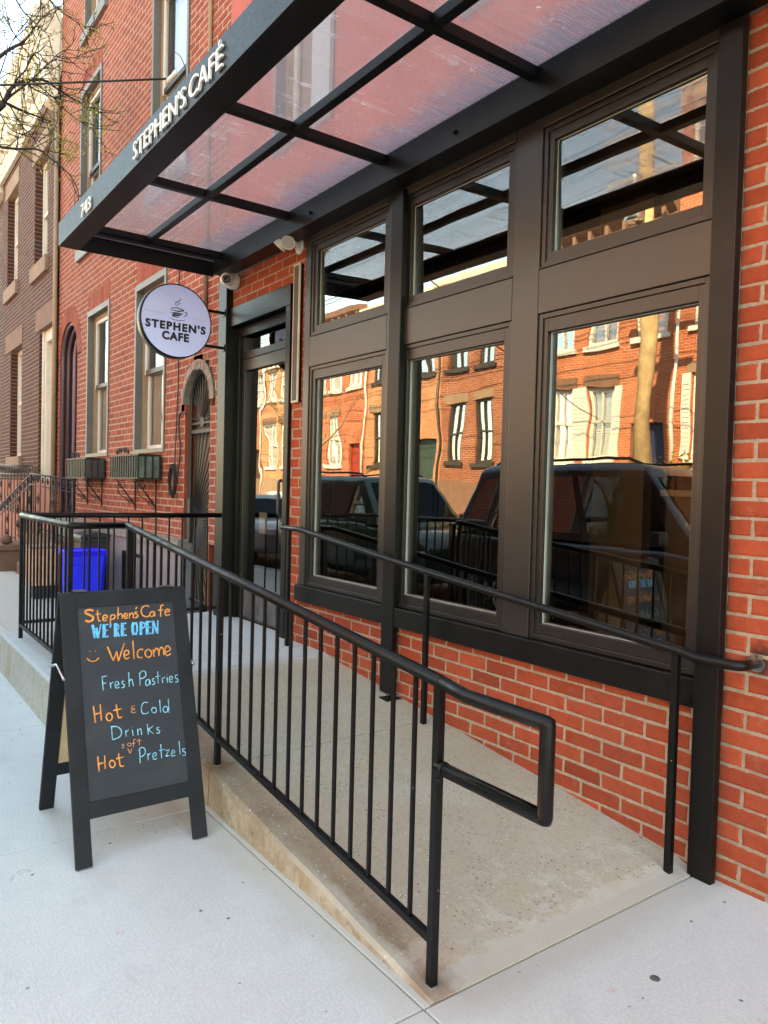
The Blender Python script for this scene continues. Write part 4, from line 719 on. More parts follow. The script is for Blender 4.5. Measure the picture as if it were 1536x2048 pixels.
def window_box(x0, x1, patina, label):
    z0, z1, yf = 1.545, 1.805, -.215
    wb = thing('window_box', label, 'window box', ((x0 + x1) / 2, 0, z0), group='iron window boxes on the rowhouse')
    mb = MB(); mb.box(x0 + .012, x1 - .012, yf + .014, YB - .03, z0 + .012, z1 - .02, 0); mb.build('liner', M[patina], wb)
    mb = MB()
    for z in (z0, z1 - .012): mb.box(x0, x1, yf, YB - .02, z, z + .014)
    mb.box(x0 + .014, x1 - .014, yf + .016, YB - .025, z1 + .0025, z1 + .004)
    n = 13
    for k in range(n): x = x0 + (x1 - x0 - .016) * k / (n - 1); mb.box(x, x + .016, yf - .002, yf + .010, z0 + .014, z1 - .012)
    for k in range(4): y = yf + (YB - .03 - yf) * k / 3; mb.box(x1 - .010, x1 + .002, y - .008, y + .008, z0 + .014, z1 - .012)
    mb.build('cage', M['iron'], wb)
    mb = MB(); xm = x0 + .47
    for s in (-1, 1):
        for q in (.05, .12): mb.tube(spiral((xm + s * q, yf, z1 + .055), .032, .008, -1.57, s * 1.6, (1, 0, 0), (0, 0, 1)), .006, 6)
        mb.tube([(xm + s * .12, yf, z1 + .02), (xm + s * .17, yf, z1 + .05), (xm + s * .20, yf, z1 + .02), (xm + s * .21, yf, z1 + .06)], .006, 6)
    mb.build('scroll_crest', M['iron'], wb)
    for x in (x0 + .12, x1 - .18):
        mb = MB(); mb.tube([(x, yf + .03, z0), (x, YB - .01, z0 - .30)], .008, 6); mb.tube([(x, YB - .01, z0), (x, YB - .01, z0 - .36)], .008, 6)
        mb.tube(spiral((x, -.11, z0 - .065), .055, .012, 1.0, 1.5, (0, 1, 0), (0, 0, 1)), .0055, 6); mb.tube(spiral((x, -.01, z0 - .25), .035, .01, 2.5, 1.5, (0, 1, 0), (0, 0, 1)), .0055, 6)
        mb.tube(smooth([(x, -.165, z0 - .07), (x, -.14, z0 - .17), (x, -.07, z0 - .22), (x, -.035, z0 - .26)]), .0055, 6); mb.build('scroll_bracket', M['iron'], wb)
window_box(-8.86, -7.86, 'patina', 'iron window box with green patina liner under the sill nearer the round sign')
window_box(-10.93, -9.93, 'bronze', 'dark iron window box with scroll crest under the sill next to the plum arched door')
# cable and coil
cc = thing('coiled_cable', 'thin black cable hanging down the brick to a loose coil beside the gate', 'cable', (-7.43, .03, 1.6))
mb = MB(); mb.tube(smooth([(-7.42, .035, 3.9), (-7.45, .03, 3.1), (-7.40, .03, 2.6), (-7.44, .03, 2.0), (-7.43, .02, 1.70)], 6), .007, 6)
mb.tube(smooth([(-7.20, .04, 2.2), (-7.33, .03, 2.21), (-7.36, .03, 2.05), (-7.31, .03, 1.85), (-7.36, .02, 1.55), (-7.43, .02, 1.52)], 6), .009, 6)
for k in range(6): rr = random.Random(k); mb.tube([(-7.45 + (.075 + rr.uniform(-.012, .012)) * math.cos(a) + rr.uniform(-.01, .01), .02 - .006 * k, 1.53 + (.155 + rr.uniform(-.02, .02)) * math.sin(a)) for a in [6.283 * i / 22 for i in range(22)]], .006, 5, closed=True)
mb.build('cord', M['cable'], cc)
# service wire from the house to the poles
ow = thing('overhead_wire', 'black service wire running from the upper window of the rowhouse across the street', 'wire', (-7.63, 0, 5.62))
A_, B_ = Vector((-7.63, -.03, 5.625)), Vector((-9.56, -6.0, 4.37)); mb = MB()
mb.tube([A_.lerp(B_ + (B_ - A_) * .9, i / 20) - Vector((0, 0, .12 * math.sin(math.pi * i / 20))) for i in range(21)], .010, 6); mb.tube(smooth([(-7.63, -.03, 5.625), (-7.5, -.06, 5.80), (-7.36, -.03, 5.74), (-7.33, .02, 5.62)], 6), .004, 6); mb.build('wire', M['cable'], ow)
mb = MB(); mb.lathe([(.012, 0), (.03, .02), (.022, .10), (.03, .16), (.014, .18)], (-7.66, -.04, 5.60), (1, .2, .25), 12); mb.build('insulator', M['white'], ow)

# ================================================================== brown house with cream cornice
br = thing('brown_brick_rowhouse', 'brown brick rowhouse with heavy cream cornice and brownstone lintels at the far left', 'house', (-15, .05, 0))
XC0, XC1 = -17.62, -12.69; YC = .02
g1, g2, u1, u2 = (-16.55, -15.42, 1.95, 4.05), (-13.92, -12.92, 1.2, 4.05), (-17.05, -15.95, 5.33, 7.19), (-14.42, -13.38, 5.20, 7.02)
lts = [(-17.1, -15.38, 4.05, 4.42), (-14.2, -12.9, 4.05, 4.42), (-17.25, -15.85, 7.19, 7.5), (-14.6, -13.3, 7.02, 7.35)]
mb = MB(); bricks(mb, XC0, XC1, 1.5, 8.3, YC, [g1, g2, u1, u2] + lts, 33, zbase=.0, joint=.012, jit=.002)
for o in (g1, g2, u1, u2):
    for x in (o[0], o[1]):
        for k in range(int((o[3] - o[2]) / C_)):
            z = o[2] + k * C_; mb.box(x - .012, x + .0015 if x == o[0] else x + .012, YC + .004, .24, z + .005, z + C_ - .006, 0, tint=random.random())
        mb.box(x - .012, x + (.0 if x == o[0] else .0125), YC + .004, .24, o[2], o[3], 1)
mb.build('brick_wall', [M['brick_c'], M['mortar_c']], br)
mb = MB()
for k in range(12): mb.box(-12.93, -12.71, YC - .028, YC + .002, 6.55 + k * C_, 6.55 + k * C_ + C_ - .012, 0)
mb.box(-12.93, -12.71, YC - .022, YC + .001, 6.55, 7.46, 1); mb.build('corner_pier', [M['dark_brick'], M['mortar_c']], br)
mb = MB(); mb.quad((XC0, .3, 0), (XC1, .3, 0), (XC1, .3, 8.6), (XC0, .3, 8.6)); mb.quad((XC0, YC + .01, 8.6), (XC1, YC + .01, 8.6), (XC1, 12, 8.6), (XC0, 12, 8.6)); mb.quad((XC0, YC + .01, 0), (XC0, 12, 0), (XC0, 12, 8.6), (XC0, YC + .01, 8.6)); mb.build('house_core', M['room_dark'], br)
for k, (a, b, c, d) in enumerate(lts): mb = MB(); mb.box(a, b, YC - .012, .23, c, d); mb.build('lintel', M['stone' if k < 2 else 'stone_tan'], br, bev=.006)
for o in (u1, u2, g1): mb = MB(); mb.box(o[0] - .1, o[1] + .1, YC - .06, .22, o[2] - .26, o[2]); mb.build('window_sill', M['stone_tan'], br, bev=.006)
mb = MB(); mb.box(XC0, XC1, -.03, .2, -.05, 1.5); mb.build('base_course', M['rose'], br, bev=.01); mb = MB(); mb.box(-14.35, -13.93, -.05, .2, -.05, 1.75); mb.build('pilaster', M['stone'], br, bev=.008)
def plain_window(parent, o, y, name='window'):
    x0, x1, z0, z1 = o; mb = MB(); f = .09
    for q in ((x0, x0 + f, z0, z1), (x1 - f, x1, z0, z1), (x0 + f, x1 - f, z1 - f, z1), (x0 + f, x1 - f, z0, z0 + f), (x0 + f, x1 - f, (z0 + z1) / 2 - .03, (z0 + z1) / 2 + .04)): mb.box(q[0], q[1], y, y + .08, q[2], q[3])
    f2 = .05
    for q in ((x0 + f, x0 + f + f2, z0 + f, z1 - f), (x1 - f - f2, x1 - f, z0 + f, z1 - f)): mb.box(q[0], q[1], y + .03, y + .07, q[2], q[3], 0)
    o_ = mb.build(name, M['white_wood'], parent, bev=.004)
    mb = MB(); mb.quad((x0 + f, y + .055, z0 + f), (x1 - f, y + .055, z0 + f), (x1 - f, y + .055, z1 - f), (x0 + f, y + .055, z1 - f)); mb.build('glass', M['glass_b'], o_)
    mb = MB(); mb.quad((x0 + f, y + .10, z0 + f), (x1 - f, y + .10, z0 + f), (x1 - f, y + .10, z1 - f), (x0 + f, y + .10, z1 - f)); mb.build('curtain', M['curtain'], o_)
for o in (g1, u1, u2): plain_window(br, o, .15)
mb = MB(); x0, x1, z0, z1 = g2
for q in ((x0, x0 + .16, z0, z1), (x1 - .16, x1, z0, z1), (x0 + .16, x1 - .16, z1 - .2, z1)): mb.box(q[0], q[1], .10, .27, q[2], q[3])
mb.box(x0 + .16, x1 - .16, .20, .26, z0, z1 - .2); mb.tube([(x0 + .03, .09, z0), (x0 + .03, .09, z1)], .03, 8); mb.build('doorway', M['white_wood'], br, bev=.006)
mb = MB(); q = [(YC - .01, 7.62), (-.06, 7.62), (-.06, 7.72), (-.10, 7.76), (-.10, 8.16), (-.14, 8.20), (-.18, 8.30), (-.25, 8.36), (-.27, 8.46), (-.33, 8.52), (-.33, 8.60), (-.36, 8.62), (-.36, 8.68), (.2, 8.75)]
mb.prism(q, 'x', XC0 + .01, XC1 - .02)
x = XC0 + .5
while x < XC1 - .4: mb.box(x, x + .16, -.23, -.105, 7.86, 8.19); mb.box(x + .25, x + .42, -.125, -.101, 7.88, 8.12); x += .62
mb.build('cornice', M['cream'], br, bev=.006)
mb = MB(); q = [(.0, 7.40), (-.13, 7.46), (-.15, 7.7), (-.20, 7.9), (-.24, 8.2), (-.36, 8.45), (-.36, 8.78), (.05, 8.84)]; mb.prism(q, 'x', XC1 - .36, XC1 - .005); mb.prism([(-.10, 8.84), (-.30, 8.80), (-.2, 9.0), (-.1, 9.04)], 'x', XC1 - .30, XC1 - .06); mb.build('cornice_bracket', M['cream'], br, bev=.01)
mb = MB(); mb.tube([(XC1 + .035, -.01, .9), (XC1 + .035, -.01, 7.5)], .035, 8); mb.build('rain_pipe', M['tan'], br)
# stoop and iron railing
st = thing('stoop', 'brownstone stoop stepping down in front of the plum arched door', 'stoop', (-12, -.3, 0))
mb = MB(); mb.box(-12.25, -10.75, -.42, -.045, -.02, .70)
for k in range(4): mb.box(-12.25 - .32 * (k + 1), -12.25 - .32 * k - .004, -.42, -.045, -.02, .70 - .17 * (k + 1))
mb.box(-14.6, -13.54, -.62, -.04, -.02, .34); mb.box(-14.65, -13.5, -.66, -.035, .34, .43); mb.lathe([(0, -.09)] + [(.09 * math.sin(q), -.09 * math.cos(q)) for q in [.3 * i for i in range(1, 10)]] + [(0, .09)], (-13.7, -.5, .51), (0, 0, 1), 14); mb.build('steps', M['stone'], st, bev=.012)
def scroll_rail(name, label, path, h, grp):
    t = thing(name, label, 'railing', path[0], group=grp); P = [Vector(p) for p in path]; mb = MB()
    mb.tube([p + Vector((0, 0, h)) for p in P], .014, 6); mb.tube([p + Vector((0, 0, h - .16)) for p in P], .010, 6); mb.tube([p + Vector((0, 0, .10)) for p in P], .010, 6); mb.build('rails', M['iron'], t)
    for a, b in zip(P, P[1:]):
        n = max(2, int((b - a).length / .30)); ux = (b - a).normalized()
        for k in range(n + 1):
            p = a.lerp(b, k / n); mb = MB(); mb.tube([p + Vector((0, 0, .02)), p + Vector((0, 0, h))], .0085, 5); mb.build('bar', M['iron'], t)
            if k < n:
                c = a.lerp(b, (k + .5) / n)
                mb2 = MB(); mb2.tube(spiral(c + Vector((0, 0, h - .08)), .060, .014, 0, 1.4, ux, (0, 0, 1), 10), .006, 5); mb2.build('scroll', M['iron'], t)
                if k % 3 == 0:
                    for s in (1, -1): mb2 = MB(); mb2.tube(spiral(c + Vector((0, 0, h * .45 + s * .12)), .10, .02, s * 1.57, 1.4 * s, ux, (0, 0, 1), 10), .0055, 5); mb2.build('scroll', M['iron'], t)
G_ = 'wrought iron stoop railings'
scroll_rail('stoop_railing', 'wrought iron stair railing with scrolls in front of the plum arched door', [(-9.75, -.40, .66), (-12.25, -.40, .74), (-15.0, -.40, .16)], .86, G_)
scroll_rail('stoop_railing', 'short upright wrought iron railing under the white window of the brown house', [(-13.45, -.16, .86), (-17.2, -.16, .92)], .88, G_)
gm = thing('gum_spot', 'flattened dark chewing gum spot on the pale sidewalk in front of the ramp', 'gum', (-1.334, -.682, 0)); mb = MB(); mb.lathe([(.016, 0), (.015, .0015), (.008, .003), (0, .0025)], (-1.334, -.682, 0.0002), (0, 0, 1), 14); mb.build('gum', plain('grey_gum', (.10, .09, .085), .8, vs=90, var=.4), gm)
# next house beyond the brown one
dk = thing('dark_brick_rowhouse', 'dark brick rowhouse just beyond the brown house at the left edge', 'house', (-21, .05, 0))
mb = MB(); mb.box(-25, XC0 - .02, .10, 12, 0, 8.4); mb.build('brick_wall', brick_tex('dark_wall_bricks', (.06, .035, .03), (.13, .065, .05), (.35, .30, .27)), dk)
mb = MB(); mb.box(-25, XC0 - .03, -.25, .09, 7.5, 8.3); mb.build('cornice', M['cream'], dk)
# ================================================================== bins and planter behind the railing
def bin_(name, label, c, wx, wy, h, body, rim, lid=False):
    t = thing(name, label, 'bin', (c[0], c[1], 0)); mb = MB(); x, y = c
    lv = [(0, .80), (.03, .82), (h * .78, .97), (h * .80, 1.0), (h, 1.02)]; rings = []
    for z, k in lv:
        a, b = wx / 2 * k, wy / 2 * k; q = .05; rings.append([mb.vert((x + px, y + py, z)) for px, py in ((-a + q, -b), (a - q, -b), (a, -b + q), (a, b - q), (a - q, b), (-a + q, b), (-a, b - q), (-a, -b + q))])
    for A, B in zip(rings, rings[1:]):
        for j in range(8): mb.face([A[j], A[(j + 1) % 8], B[(j + 1) % 8], B[j]])
    mb.face(rings[0][::-1]); a, b = wx / 2 * .95, wy / 2 * .95; mb.box(x - a, x + a, y - b, y + b, h - .012, h - .004); mb.build('body', M[body], t, bev=.008)
    mb = MB(); a, b = wx / 2 * 1.06, wy / 2 * 1.06
    for q in ((x - a, x + a, y - b, y - b + .03), (x - a, x + a, y + b - .03, y + b), (x - a, x - a + .03, y - b + .03, y + b - .03), (x + a - .03, x + a, y - b + .03, y + b - .03)): mb.box(*q, h - .045, h + .008)
    mb.build('rim', M[rim], t, bev=.006)
    if lid: mb = MB(); mb.prism([(y - b - .02, h + .01), (y + b + .02, h + .01), (y + b, h + .05), (y, h + .085), (y - b, h + .05)], 'x', x - a - .02, x + a + .02); mb.build('lid', M[body], t, bev=.01)
    return t
bin_('recycling_bin', 'open bright blue recycling bin standing behind the landing railing', (-9.15, -.42), .44, .44, .70, 'blue_bin', 'blue_bin_d')
bin_('trash_bin', 'black lidded bin half hidden behind the blue bin against the house', (-9.75, -.16), .40, .36, .80, 'black_plastic', 'black_plastic', True)
pl = thing('planter_box', 'tan slatted planter box with dark base beside the blue bin', 'planter', (-10.35, -.6, 0))
mb = MB(); X0, X1, Y0, Y1 = -10.55, -10.2, -.76, -.46
for k in range(4): mb.box(X0 + .0875 * k, X0 + .0875 * k + .082, Y0 - .02, Y0, .17, .64)
for k in range(4): mb.box(X1, X1 + .02, Y0 + .075 * k, Y0 + .075 * k + .070, .17, .64)
mb.box(X0 + .005, X1 - .002, Y0 + .002, Y1, .17, .60); mb.build('slatted_box', M['planter'], pl, bev=.003)
mb = MB(); mb.box(X0 - .02, X1 + .035, Y0 - .035, Y1 + .02, .641, .675); mb.build('rim', M['tan'], pl, bev=.004)
mb = MB(); mb.box(X0 + .03, X1 - .01, Y0 + .02, Y1 - .02, 0.0, .169); mb.build('base', M['black_plastic'], pl)

# ================================================================== street trees
def grow(mb, buds, rnd, p, d, L, r, depth, spread=.55, up=.12, budp=.5, side=8):
    n = max(3, int(L / .12)); pts = [Vector(p)]; d = Vector(d).normalized()
    for i in range(n):
        d = (d + Vector((rnd.gauss(0, .10), rnd.gauss(0, .10), rnd.gauss(0, .08) + up * .12))).normalized(); pts.append(pts[-1] + d * L / n)
    mb.tube(pts, [r * (1 - .55 * i / n) for i in range(n + 1)], max(4, side - 2 * (3 - min(3, depth))), 0)
    if depth <= 1:
        for i in range(1, n + 1):
            if rnd.random() < budp: buds.append((pts[i], d.copy(), depth))
    if depth == 0: return
    k = rnd.randint(2, 3) if depth > 2 else rnd.randint(2, 4)
    for j in range(k):
        i = int(n * rnd.uniform(.35, 1)) if j else n; q = (d + Vector((rnd.gauss(0, spread), rnd.gauss(0, spread), rnd.gauss(.1, spread * .8)))).normalized()
        grow(mb, buds, rnd, pts[i], q, L * rnd.uniform(.55, .85), r * (.45 if i == n else .4) * (1.1 if j == 0 else .9), depth - 1, spread, up, budp, side)
def bud_mesh(buds, rnd, s=.016, n=(3, 6)):
    mb = MB()
    for p, d, _ in buds:
        for k in range(rnd.randint(*n)):
            c = p + Vector((rnd.gauss(0, s), rnd.gauss(0, s), rnd.gauss(0, s))); a = Vector((rnd.gauss(0, 1), rnd.gauss(0, 1), rnd.gauss(0, 1))).normalized() * s * rnd.uniform(.5, 1.1); b = a.orthogonal().normalized() * a.length * .5
            t = rnd.random(); i = [mb.vert(q, t) for q in (c - a, c + b, c + a, c - b)]; mb.face(i)
    return mb
tr = thing('street_tree', 'bare budding street tree whose twigs reach in at the upper left', 'tree', (-10.6, -2.95, 0))
mb = MB(); buds = []; rnd = random.Random(12)
mb.tube(smooth([(-10.6, -2.95, -.02), (-10.58, -2.9, 1.2), (-10.5, -2.85, 2.6), (-10.4, -2.75, 3.8)], 4), [.17 - .005 * i for i in range(13)], 10)
N1 = Vector((-9.0, -1.33, 5.51)); N2 = Vector((-9.0, -1.55, 5.01)); N3 = Vector((-9.0, -1.52, 5.83))
mb.tube(smooth([(-10.4, -2.75, 3.8), (-10.1, -2.3, 4.5), (-9.4, -1.75, 5.1), (-9.1, -1.45, 5.4), N1], 5), [.10 - .0032 * i for i in range(21)], 10)
mb.tube(smooth([(-10.4, -2.75, 3.8), (-10.0, -2.6, 4.9), (-9.4, -2.0, 5.5), N3], 5), [.06 - .0027 * i for i in range(16)], 8)
mb.tube(smooth([(-10.1, -2.3, 4.5), (-9.6, -1.9, 4.8), N2], 5), [.04 - .002 * i for i in range(11)], 8)
TWIGS = [[[[-9.0,-1.33,5.51],[-9.04,-1.27,5.68],[-9.08,-1.14,5.83],[-9.11,-0.93,5.93],[-9.15,-0.79,5.91],[-9.19,-0.57,5.86],[-9.23,-0.34,5.84],[-9.26,-0.2,5.81]],0.03],[[[-9.0,-1.3,5.51],[-9.13,-1.13,5.54],[-9.26,-0.92,5.58],[-9.4,-0.78,5.63]],0.022],[[[-9.0,-1.33,5.51],[-9.02,-1.25,5.63],[-9.03,-1.12,5.78],[-9.05,-1.0,5.94],[-9.07,-0.89,6.1],[-9.09,-0.79,6.19],[-9.1,-0.67,6.2]],0.018],[[[-9.0,-1.28,5.61],[-9.05,-1.2,5.82],[-9.1,-1.11,5.97],[-9.15,-1.06,6.13],[-9.2,-0.99,6.25],[-9.25,-0.91,6.27],[-9.3,-0.71,6.35],[-9.35,-0.5,6.42]],0.012],[[[-9.0,-1.52,5.83],[-9.07,-1.36,6.02],[-9.14,-1.26,6.16],[-9.22,-1.12,6.32],[-9.29,-1.03,6.48],[-9.36,-0.92,6.7],[-9.43,-0.81,6.86]],0.03],[[[-9.0,-1.16,6.2],[-9.03,-1.23,6.27],[-9.07,-1.3,6.42],[-9.1,-1.39,6.53]],0.01],[[[-9.0,-0.94,6.87],[-8.92,-0.88,6.68],[-8.83,-0.8,6.58],[-8.75,-0.69,6.49],[-8.67,-0.58,6.41],[-8.58,-0.52,6.36]],0.012],[[[-9.0,-1.28,6.71],[-8.92,-1.18,6.5],[-8.85,-1.09,6.39],[-8.77,-1.01,6.29],[-8.7,-0.95,6.2]],0.012],[[[-9.0,-1.55,5.01],[-8.96,-1.37,5.02],[-8.92,-1.22,5.03],[-8.89,-1.02,5.07],[-8.85,-0.9,5.0],[-8.81,-0.76,4.9],[-8.77,-0.66,4.77],[-8.73,-0.62,4.61]],0.02],[[[-9.0,-1.21,5.06],[-9.14,-1.17,5.19],[-9.28,-1.16,5.31]],0.014],[[[-9.0,-1.51,5.4],[-8.99,-1.37,5.37],[-8.98,-1.31,5.28],[-8.97,-1.23,5.22],[-8.96,-1.11,5.22]],0.009],[[[-9.0,-1.08,5.77],[-9.07,-1.01,5.62],[-9.15,-0.92,5.51],[-9.22,-0.98,5.43]],0.008],[[[-9.0,-1.06,5.83],[-9.08,-0.86,5.78],[-9.16,-0.68,5.7],[-9.25,-0.44,5.64],[-9.33,-0.24,5.68]],0.01],[[[-9.0,-1.27,5.49],[-9.1,-1.16,5.39],[-9.2,-1.04,5.33],[-9.3,-0.89,5.3],[-9.39,-0.68,5.16]],0.009],[[[-9.0,-1.13,5.79],[-9.07,-0.97,5.77],[-9.14,-0.77,5.8],[-9.21,-0.57,5.94],[-9.29,-0.38,6.04]],0.009],[[[-9.0,-1.33,5.51],[-8.89,-1.41,5.63],[-8.79,-1.38,5.79],[-8.68,-1.33,5.97],[-8.57,-1.26,6.1]],0.012]]
def twig(p, d, L, r, depth):
    n = max(3, int(L / .06)); pts = [Vector(p)]; d = Vector(d).normalized()
    for i in range(n): d = (d + Vector((rnd.gauss(0, .16), rnd.gauss(0, .16), rnd.gauss(.03, .15)))).normalized(); pts.append(pts[-1] + d * L / n)
    mb.tube(pts, [r * (1 - .55 * i / n) for i in range(n + 1)], 5)
    for i in range(2, n + 1):
        if depth and rnd.random() < .34: twig(pts[i], d + Vector((rnd.gauss(0, .8), rnd.gauss(0, .8), rnd.gauss(.15, .7))), L * rnd.uniform(.35, .7), r * .7, depth - 1)
        if rnd.random() < .10: buds.append((pts[i], d.copy(), 0))
    if rnd.random() < .6: buds.append((pts[-1], d.copy(), 0))
for P_, r0 in TWIGS:
    pts = smooth(P_, 4); n = len(pts); mb.tube(pts, [r0 * .72 * (1 - .82 * i / (n - 1)) + .0012 for i in range(n)], 7); buds.append((pts[-1], pts[-1] - pts[-2], 0))
    for i in range(3, n, 2):
        t_ = (pts[i] - pts[i - 1]).normalized()
        if rnd.random() < .85: twig(pts[i], t_ + Vector((rnd.gauss(0, .7), rnd.gauss(0, .7), rnd.gauss(.2, .7))), rnd.uniform(.18, .50), .0058, 2)
for c_, k in (((-8.85, -.72, 5.12), 34), ((-9.2, -.72, 5.70), 16), ((-9.2, -.45, 5.72), 20), ((-9.25, -.28, 5.62), 18), ((-8.6, -.53, 6.35), 12), ((-9.05, -.95, 5.85), 14)):
    for q in range(int(k * 1.5)): buds.append((Vector(c_) + Vector((rnd.gauss(0, .08), rnd.gauss(0, .08), rnd.gauss(0, .10))), Vector((0, 0, 1)), 0))
for q, d_, L_0, r0, dp in ((Vector((-10.2, -2.45, 4.4)), (-.3, -.6, 1), 1.6, .05, 3), (Vector((-10.4, -2.75, 3.8)), (-.8, .2, 1), 1.8, .06, 3), (Vector((-10.4, -2.75, 3.8)), (.3, -.9, 1), 1.8, .06, 3), (Vector((-10.3, -2.6, 4.1)), (.9, -.4, 1.), 1.6, .05, 3)):
    grow(mb, buds, rnd, q, d_, L_0, r0, dp)
mb.build('trunk', M['bark'], tr); bud_mesh(buds, rnd, .017, (4, 8)).build('crown', M['bud'], tr)
for i, (x, y, lab, mt) in enumerate(((-26.5, -12.6, 'sunlit pale barked tree across the street opposite the door', 'bark_pale'),)):
    t = thing('street_tree', lab, 'tree', (x, y, 0)); mb = MB(); buds = []; rnd = random.Random(40 + i); h = (2.8, 2.4)[i]
    mb.tube([(x, y, -.02), (x + .05, y, h * .5), (x + .1, y + .05, h)], [.22, .18, .15] if i == 0 else [.12, .1, .08], 8)
    for k in range(4 - i): grow(mb, buds, rnd, (x + .1, y + .05, h), (math.cos(k * 1.7), math.sin(k * 1.7), 1.3), 1.5, .08 - .03 * i, 3, budp=.5)
    mb.build('trunk', M[mt], t); bud_mesh(buds, rnd, .03, (3, 5)).build('crown', M['leaf_y'], t)
sh = thing('window_shrub', 'golden yellow shrub under a white window across the street', 'shrub', (-11.1, -14.6, 0)); rnd = random.Random(5); mb = MB()
for k in range(900):
    a, b = rnd.uniform(0, 6.283), rnd.gauss(0, .5); p = Vector((-11.1 + .9 * math.cos(a) * rnd.random() ** .5, -14.6 + .4 * math.sin(a), 2.0 + .5 * b)); q = Vector((rnd.gauss(0, 1), rnd.gauss(0, 1), rnd.gauss(0, 1))).normalized() * .09; o_ = q.orthogonal().normalized() * .03; mb.quad(p - q, p + o_, p + q, p - o_)
mb.build('crown', M['leaf_y'], sh); mb = MB()
for k in range(7): mb.tube([(-11.1, -14.6, -.01), (-11.1 + .15 * (k - 3), -14.6 + rnd.uniform(-.2, .2), 1.9)], .025, 5)
mb.build('trunk', M['bark_pale'], sh)

# ================================================================== cars at the kerbs
def car(name, label, cat, loc, rot, col, kind):
    t = thing(name, label, cat, loc, rot); Q = {
        'suv': (2.45, 1.0, 1.93, [(-2.45, .60, .95), (-2.40, .98, 1.06), (-1.0, 1.02, 1.06), (.75, 1.02, 1.05), (1.0, 1.02, 1.04), (1.6, 1.0, 1.02), (2.2, .95, .94), (2.42, .86, .80)], [(-2.36, -2.02), (-1.9, 1.0)], 1.10, 1.93),
        'van': (2.25, .95, 1.86, [(-2.25, .80, 1.0), (-2.2, .94, 1.12), (-1.0, .95, 1.12), (.6, .95, 1.10), (1.1, .95, 1.05), (1.6, .93, 1.03), (2.1, .90, .96), (2.25, .82, .8)], [(-2.2, -2.08), (.55, 1.15)], 1.10, 1.84),
        'sedan': (2.35, .91, 1.45, [(-2.35, .80, .75), (-2.25, .88, .95), (-1.5, .91, .98), (-.5, .91, .94), (.6, .91, .93), (1.0, .91, .92), (1.7, .88, .85), (2.3, .80, .70)], [(-1.55, -.85), (.25, 1.05)], .93, 1.44)}[kind]
    hl, hw, H, prof, cab, belt, roof = Q; mb = MB(); rings = []
    for x, w_, zt in prof:
        rings.append([mb.vert((x, y, z)) for y, z in ((-w_ * .88, .28), (-w_, .42), (-w_ * 1.0, zt * .68), (-w_ * .965, zt - .05), (-w_ * .90, zt), (-w_ * .4, zt + .035), (w_ * .4, zt + .035), (w_ * .90, zt), (w_ * .965, zt - .05), (w_, zt * .68), (w_, .42), (w_ * .88, .28))])
    for A, B in zip(rings, rings[1:]):
        for j in range(12): mb.face([A[j], B[j], B[(j + 1) % 12], A[(j + 1) % 12]], 0, True)
    mb.face(rings[0]); mb.face(rings[-1][::-1])
    # cabin shell: pillars and roof
    (ra, rb), (fa, fb) = cab if kind != 'suv' else ((-2.40, -2.1), (.35, 1.1)); w0, w1 = hw * .93, hw * .76
    def cabin(inset, z0, z1, m, mbx, pad=0.):
        P = lambda x, w_, z: [(x, -w_, z), (x, w_, z)]
        a0, a1 = P(ra, w0, z0), P(fb, w0, z0); b0, b1 = P(rb, w1, z1), P(fa, w1, z1); return a0, a1, b0, b1
    a0, a1, b0, b1 = cabin(0, belt - .02, roof - .05, 0, mb); c0 = [(rb + .10, -w1 * .9, roof), (rb + .10, w1 * .9, roof)]; c1 = [(fa - .12, -w1 * .9, roof), (fa - .12, w1 * .9, roof)]
    V = lambda p: mb.vert(p); A0, A1, B0, B1, K0, K1 = [[V(p) for p in q] for q in (a0, a1, b0, b1, c0, c1)]
    for f in ((A0[0], A1[0], B1[0], B0[0]), (A1[1], A0[1], B0[1], B1[1]), (A0[1], A0[0], B0[0], B0[1]), (A1[0], A1[1], B1[1], B1[0])): mb.face(f, 0, True)
    for f in ((B0[0], B1[0], K1[0], K0[0]), (B1[1], B0[1], K0[1], K1[1]), (B0[1], B0[0], K0[0], K0[1]), (B1[0], B1[1], K1[1], K1[0]), (K0[0], K1[0], K1[1], K0[1])): mb.face(f, 0, True)
    body = mb.build('body', paint(name.replace('parked_', '') + '_' + kind + '_paint', col), t, True, bev=.06, segs=3)
    L3 = lambda p, q, s: Vector(p) * (1 - s) + Vector(q) * s
    def pane(nm, p00, p10, p11, p01, off):
        mbp = MB(); C = (Vector(p00) + Vector(p10) + Vector(p11) + Vector(p01)) / 4; n = (Vector(p10) - Vector(p00)).cross(Vector(p01) - Vector(p00)).normalized()
        if n.dot(C - Vector((0, 0, 1.2))) < 0: n = -n
        mbp.quad(*[Vector(p) + n * off for p in (p00, p10, p11, p01)]); return mbp.build(nm, M['glass_car'] if 'mirror' not in nm else M['trim'], t, True)
    for s in (0, 1):
        lo0, lo1, hi0, hi1 = a0[s], a1[s], b0[s], b1[s]; q = lambda u, v: L3(L3(lo0, lo1, u), L3(hi0, hi1, u), v)
        spl = ((.05, .30), (.33, .60), (.63, .93)) if kind != 'sedan' else ((.10, .48), (.52, .92))
        for u0, u1 in spl: pane('side_window', q(u0, .10), q(u1, .10), q(u1, .88), q(u0, .88), .006)
    q = lambda lo, hi, u, v: L3(L3(lo[0], lo[1], u), L3(hi[0], hi[1], u), v)
    pane('windshield', q(a1, b1, .07, .08), q(a1, b1, .93, .08), q(a1, b1, .93, .92), q(a1, b1, .07, .92), .006); pane('rear_window', q(a0, b0, .1, .12), q(a0, b0, .9, .12), q(a0, b0, .9, .88), q(a0, b0, .1, .88), .006)
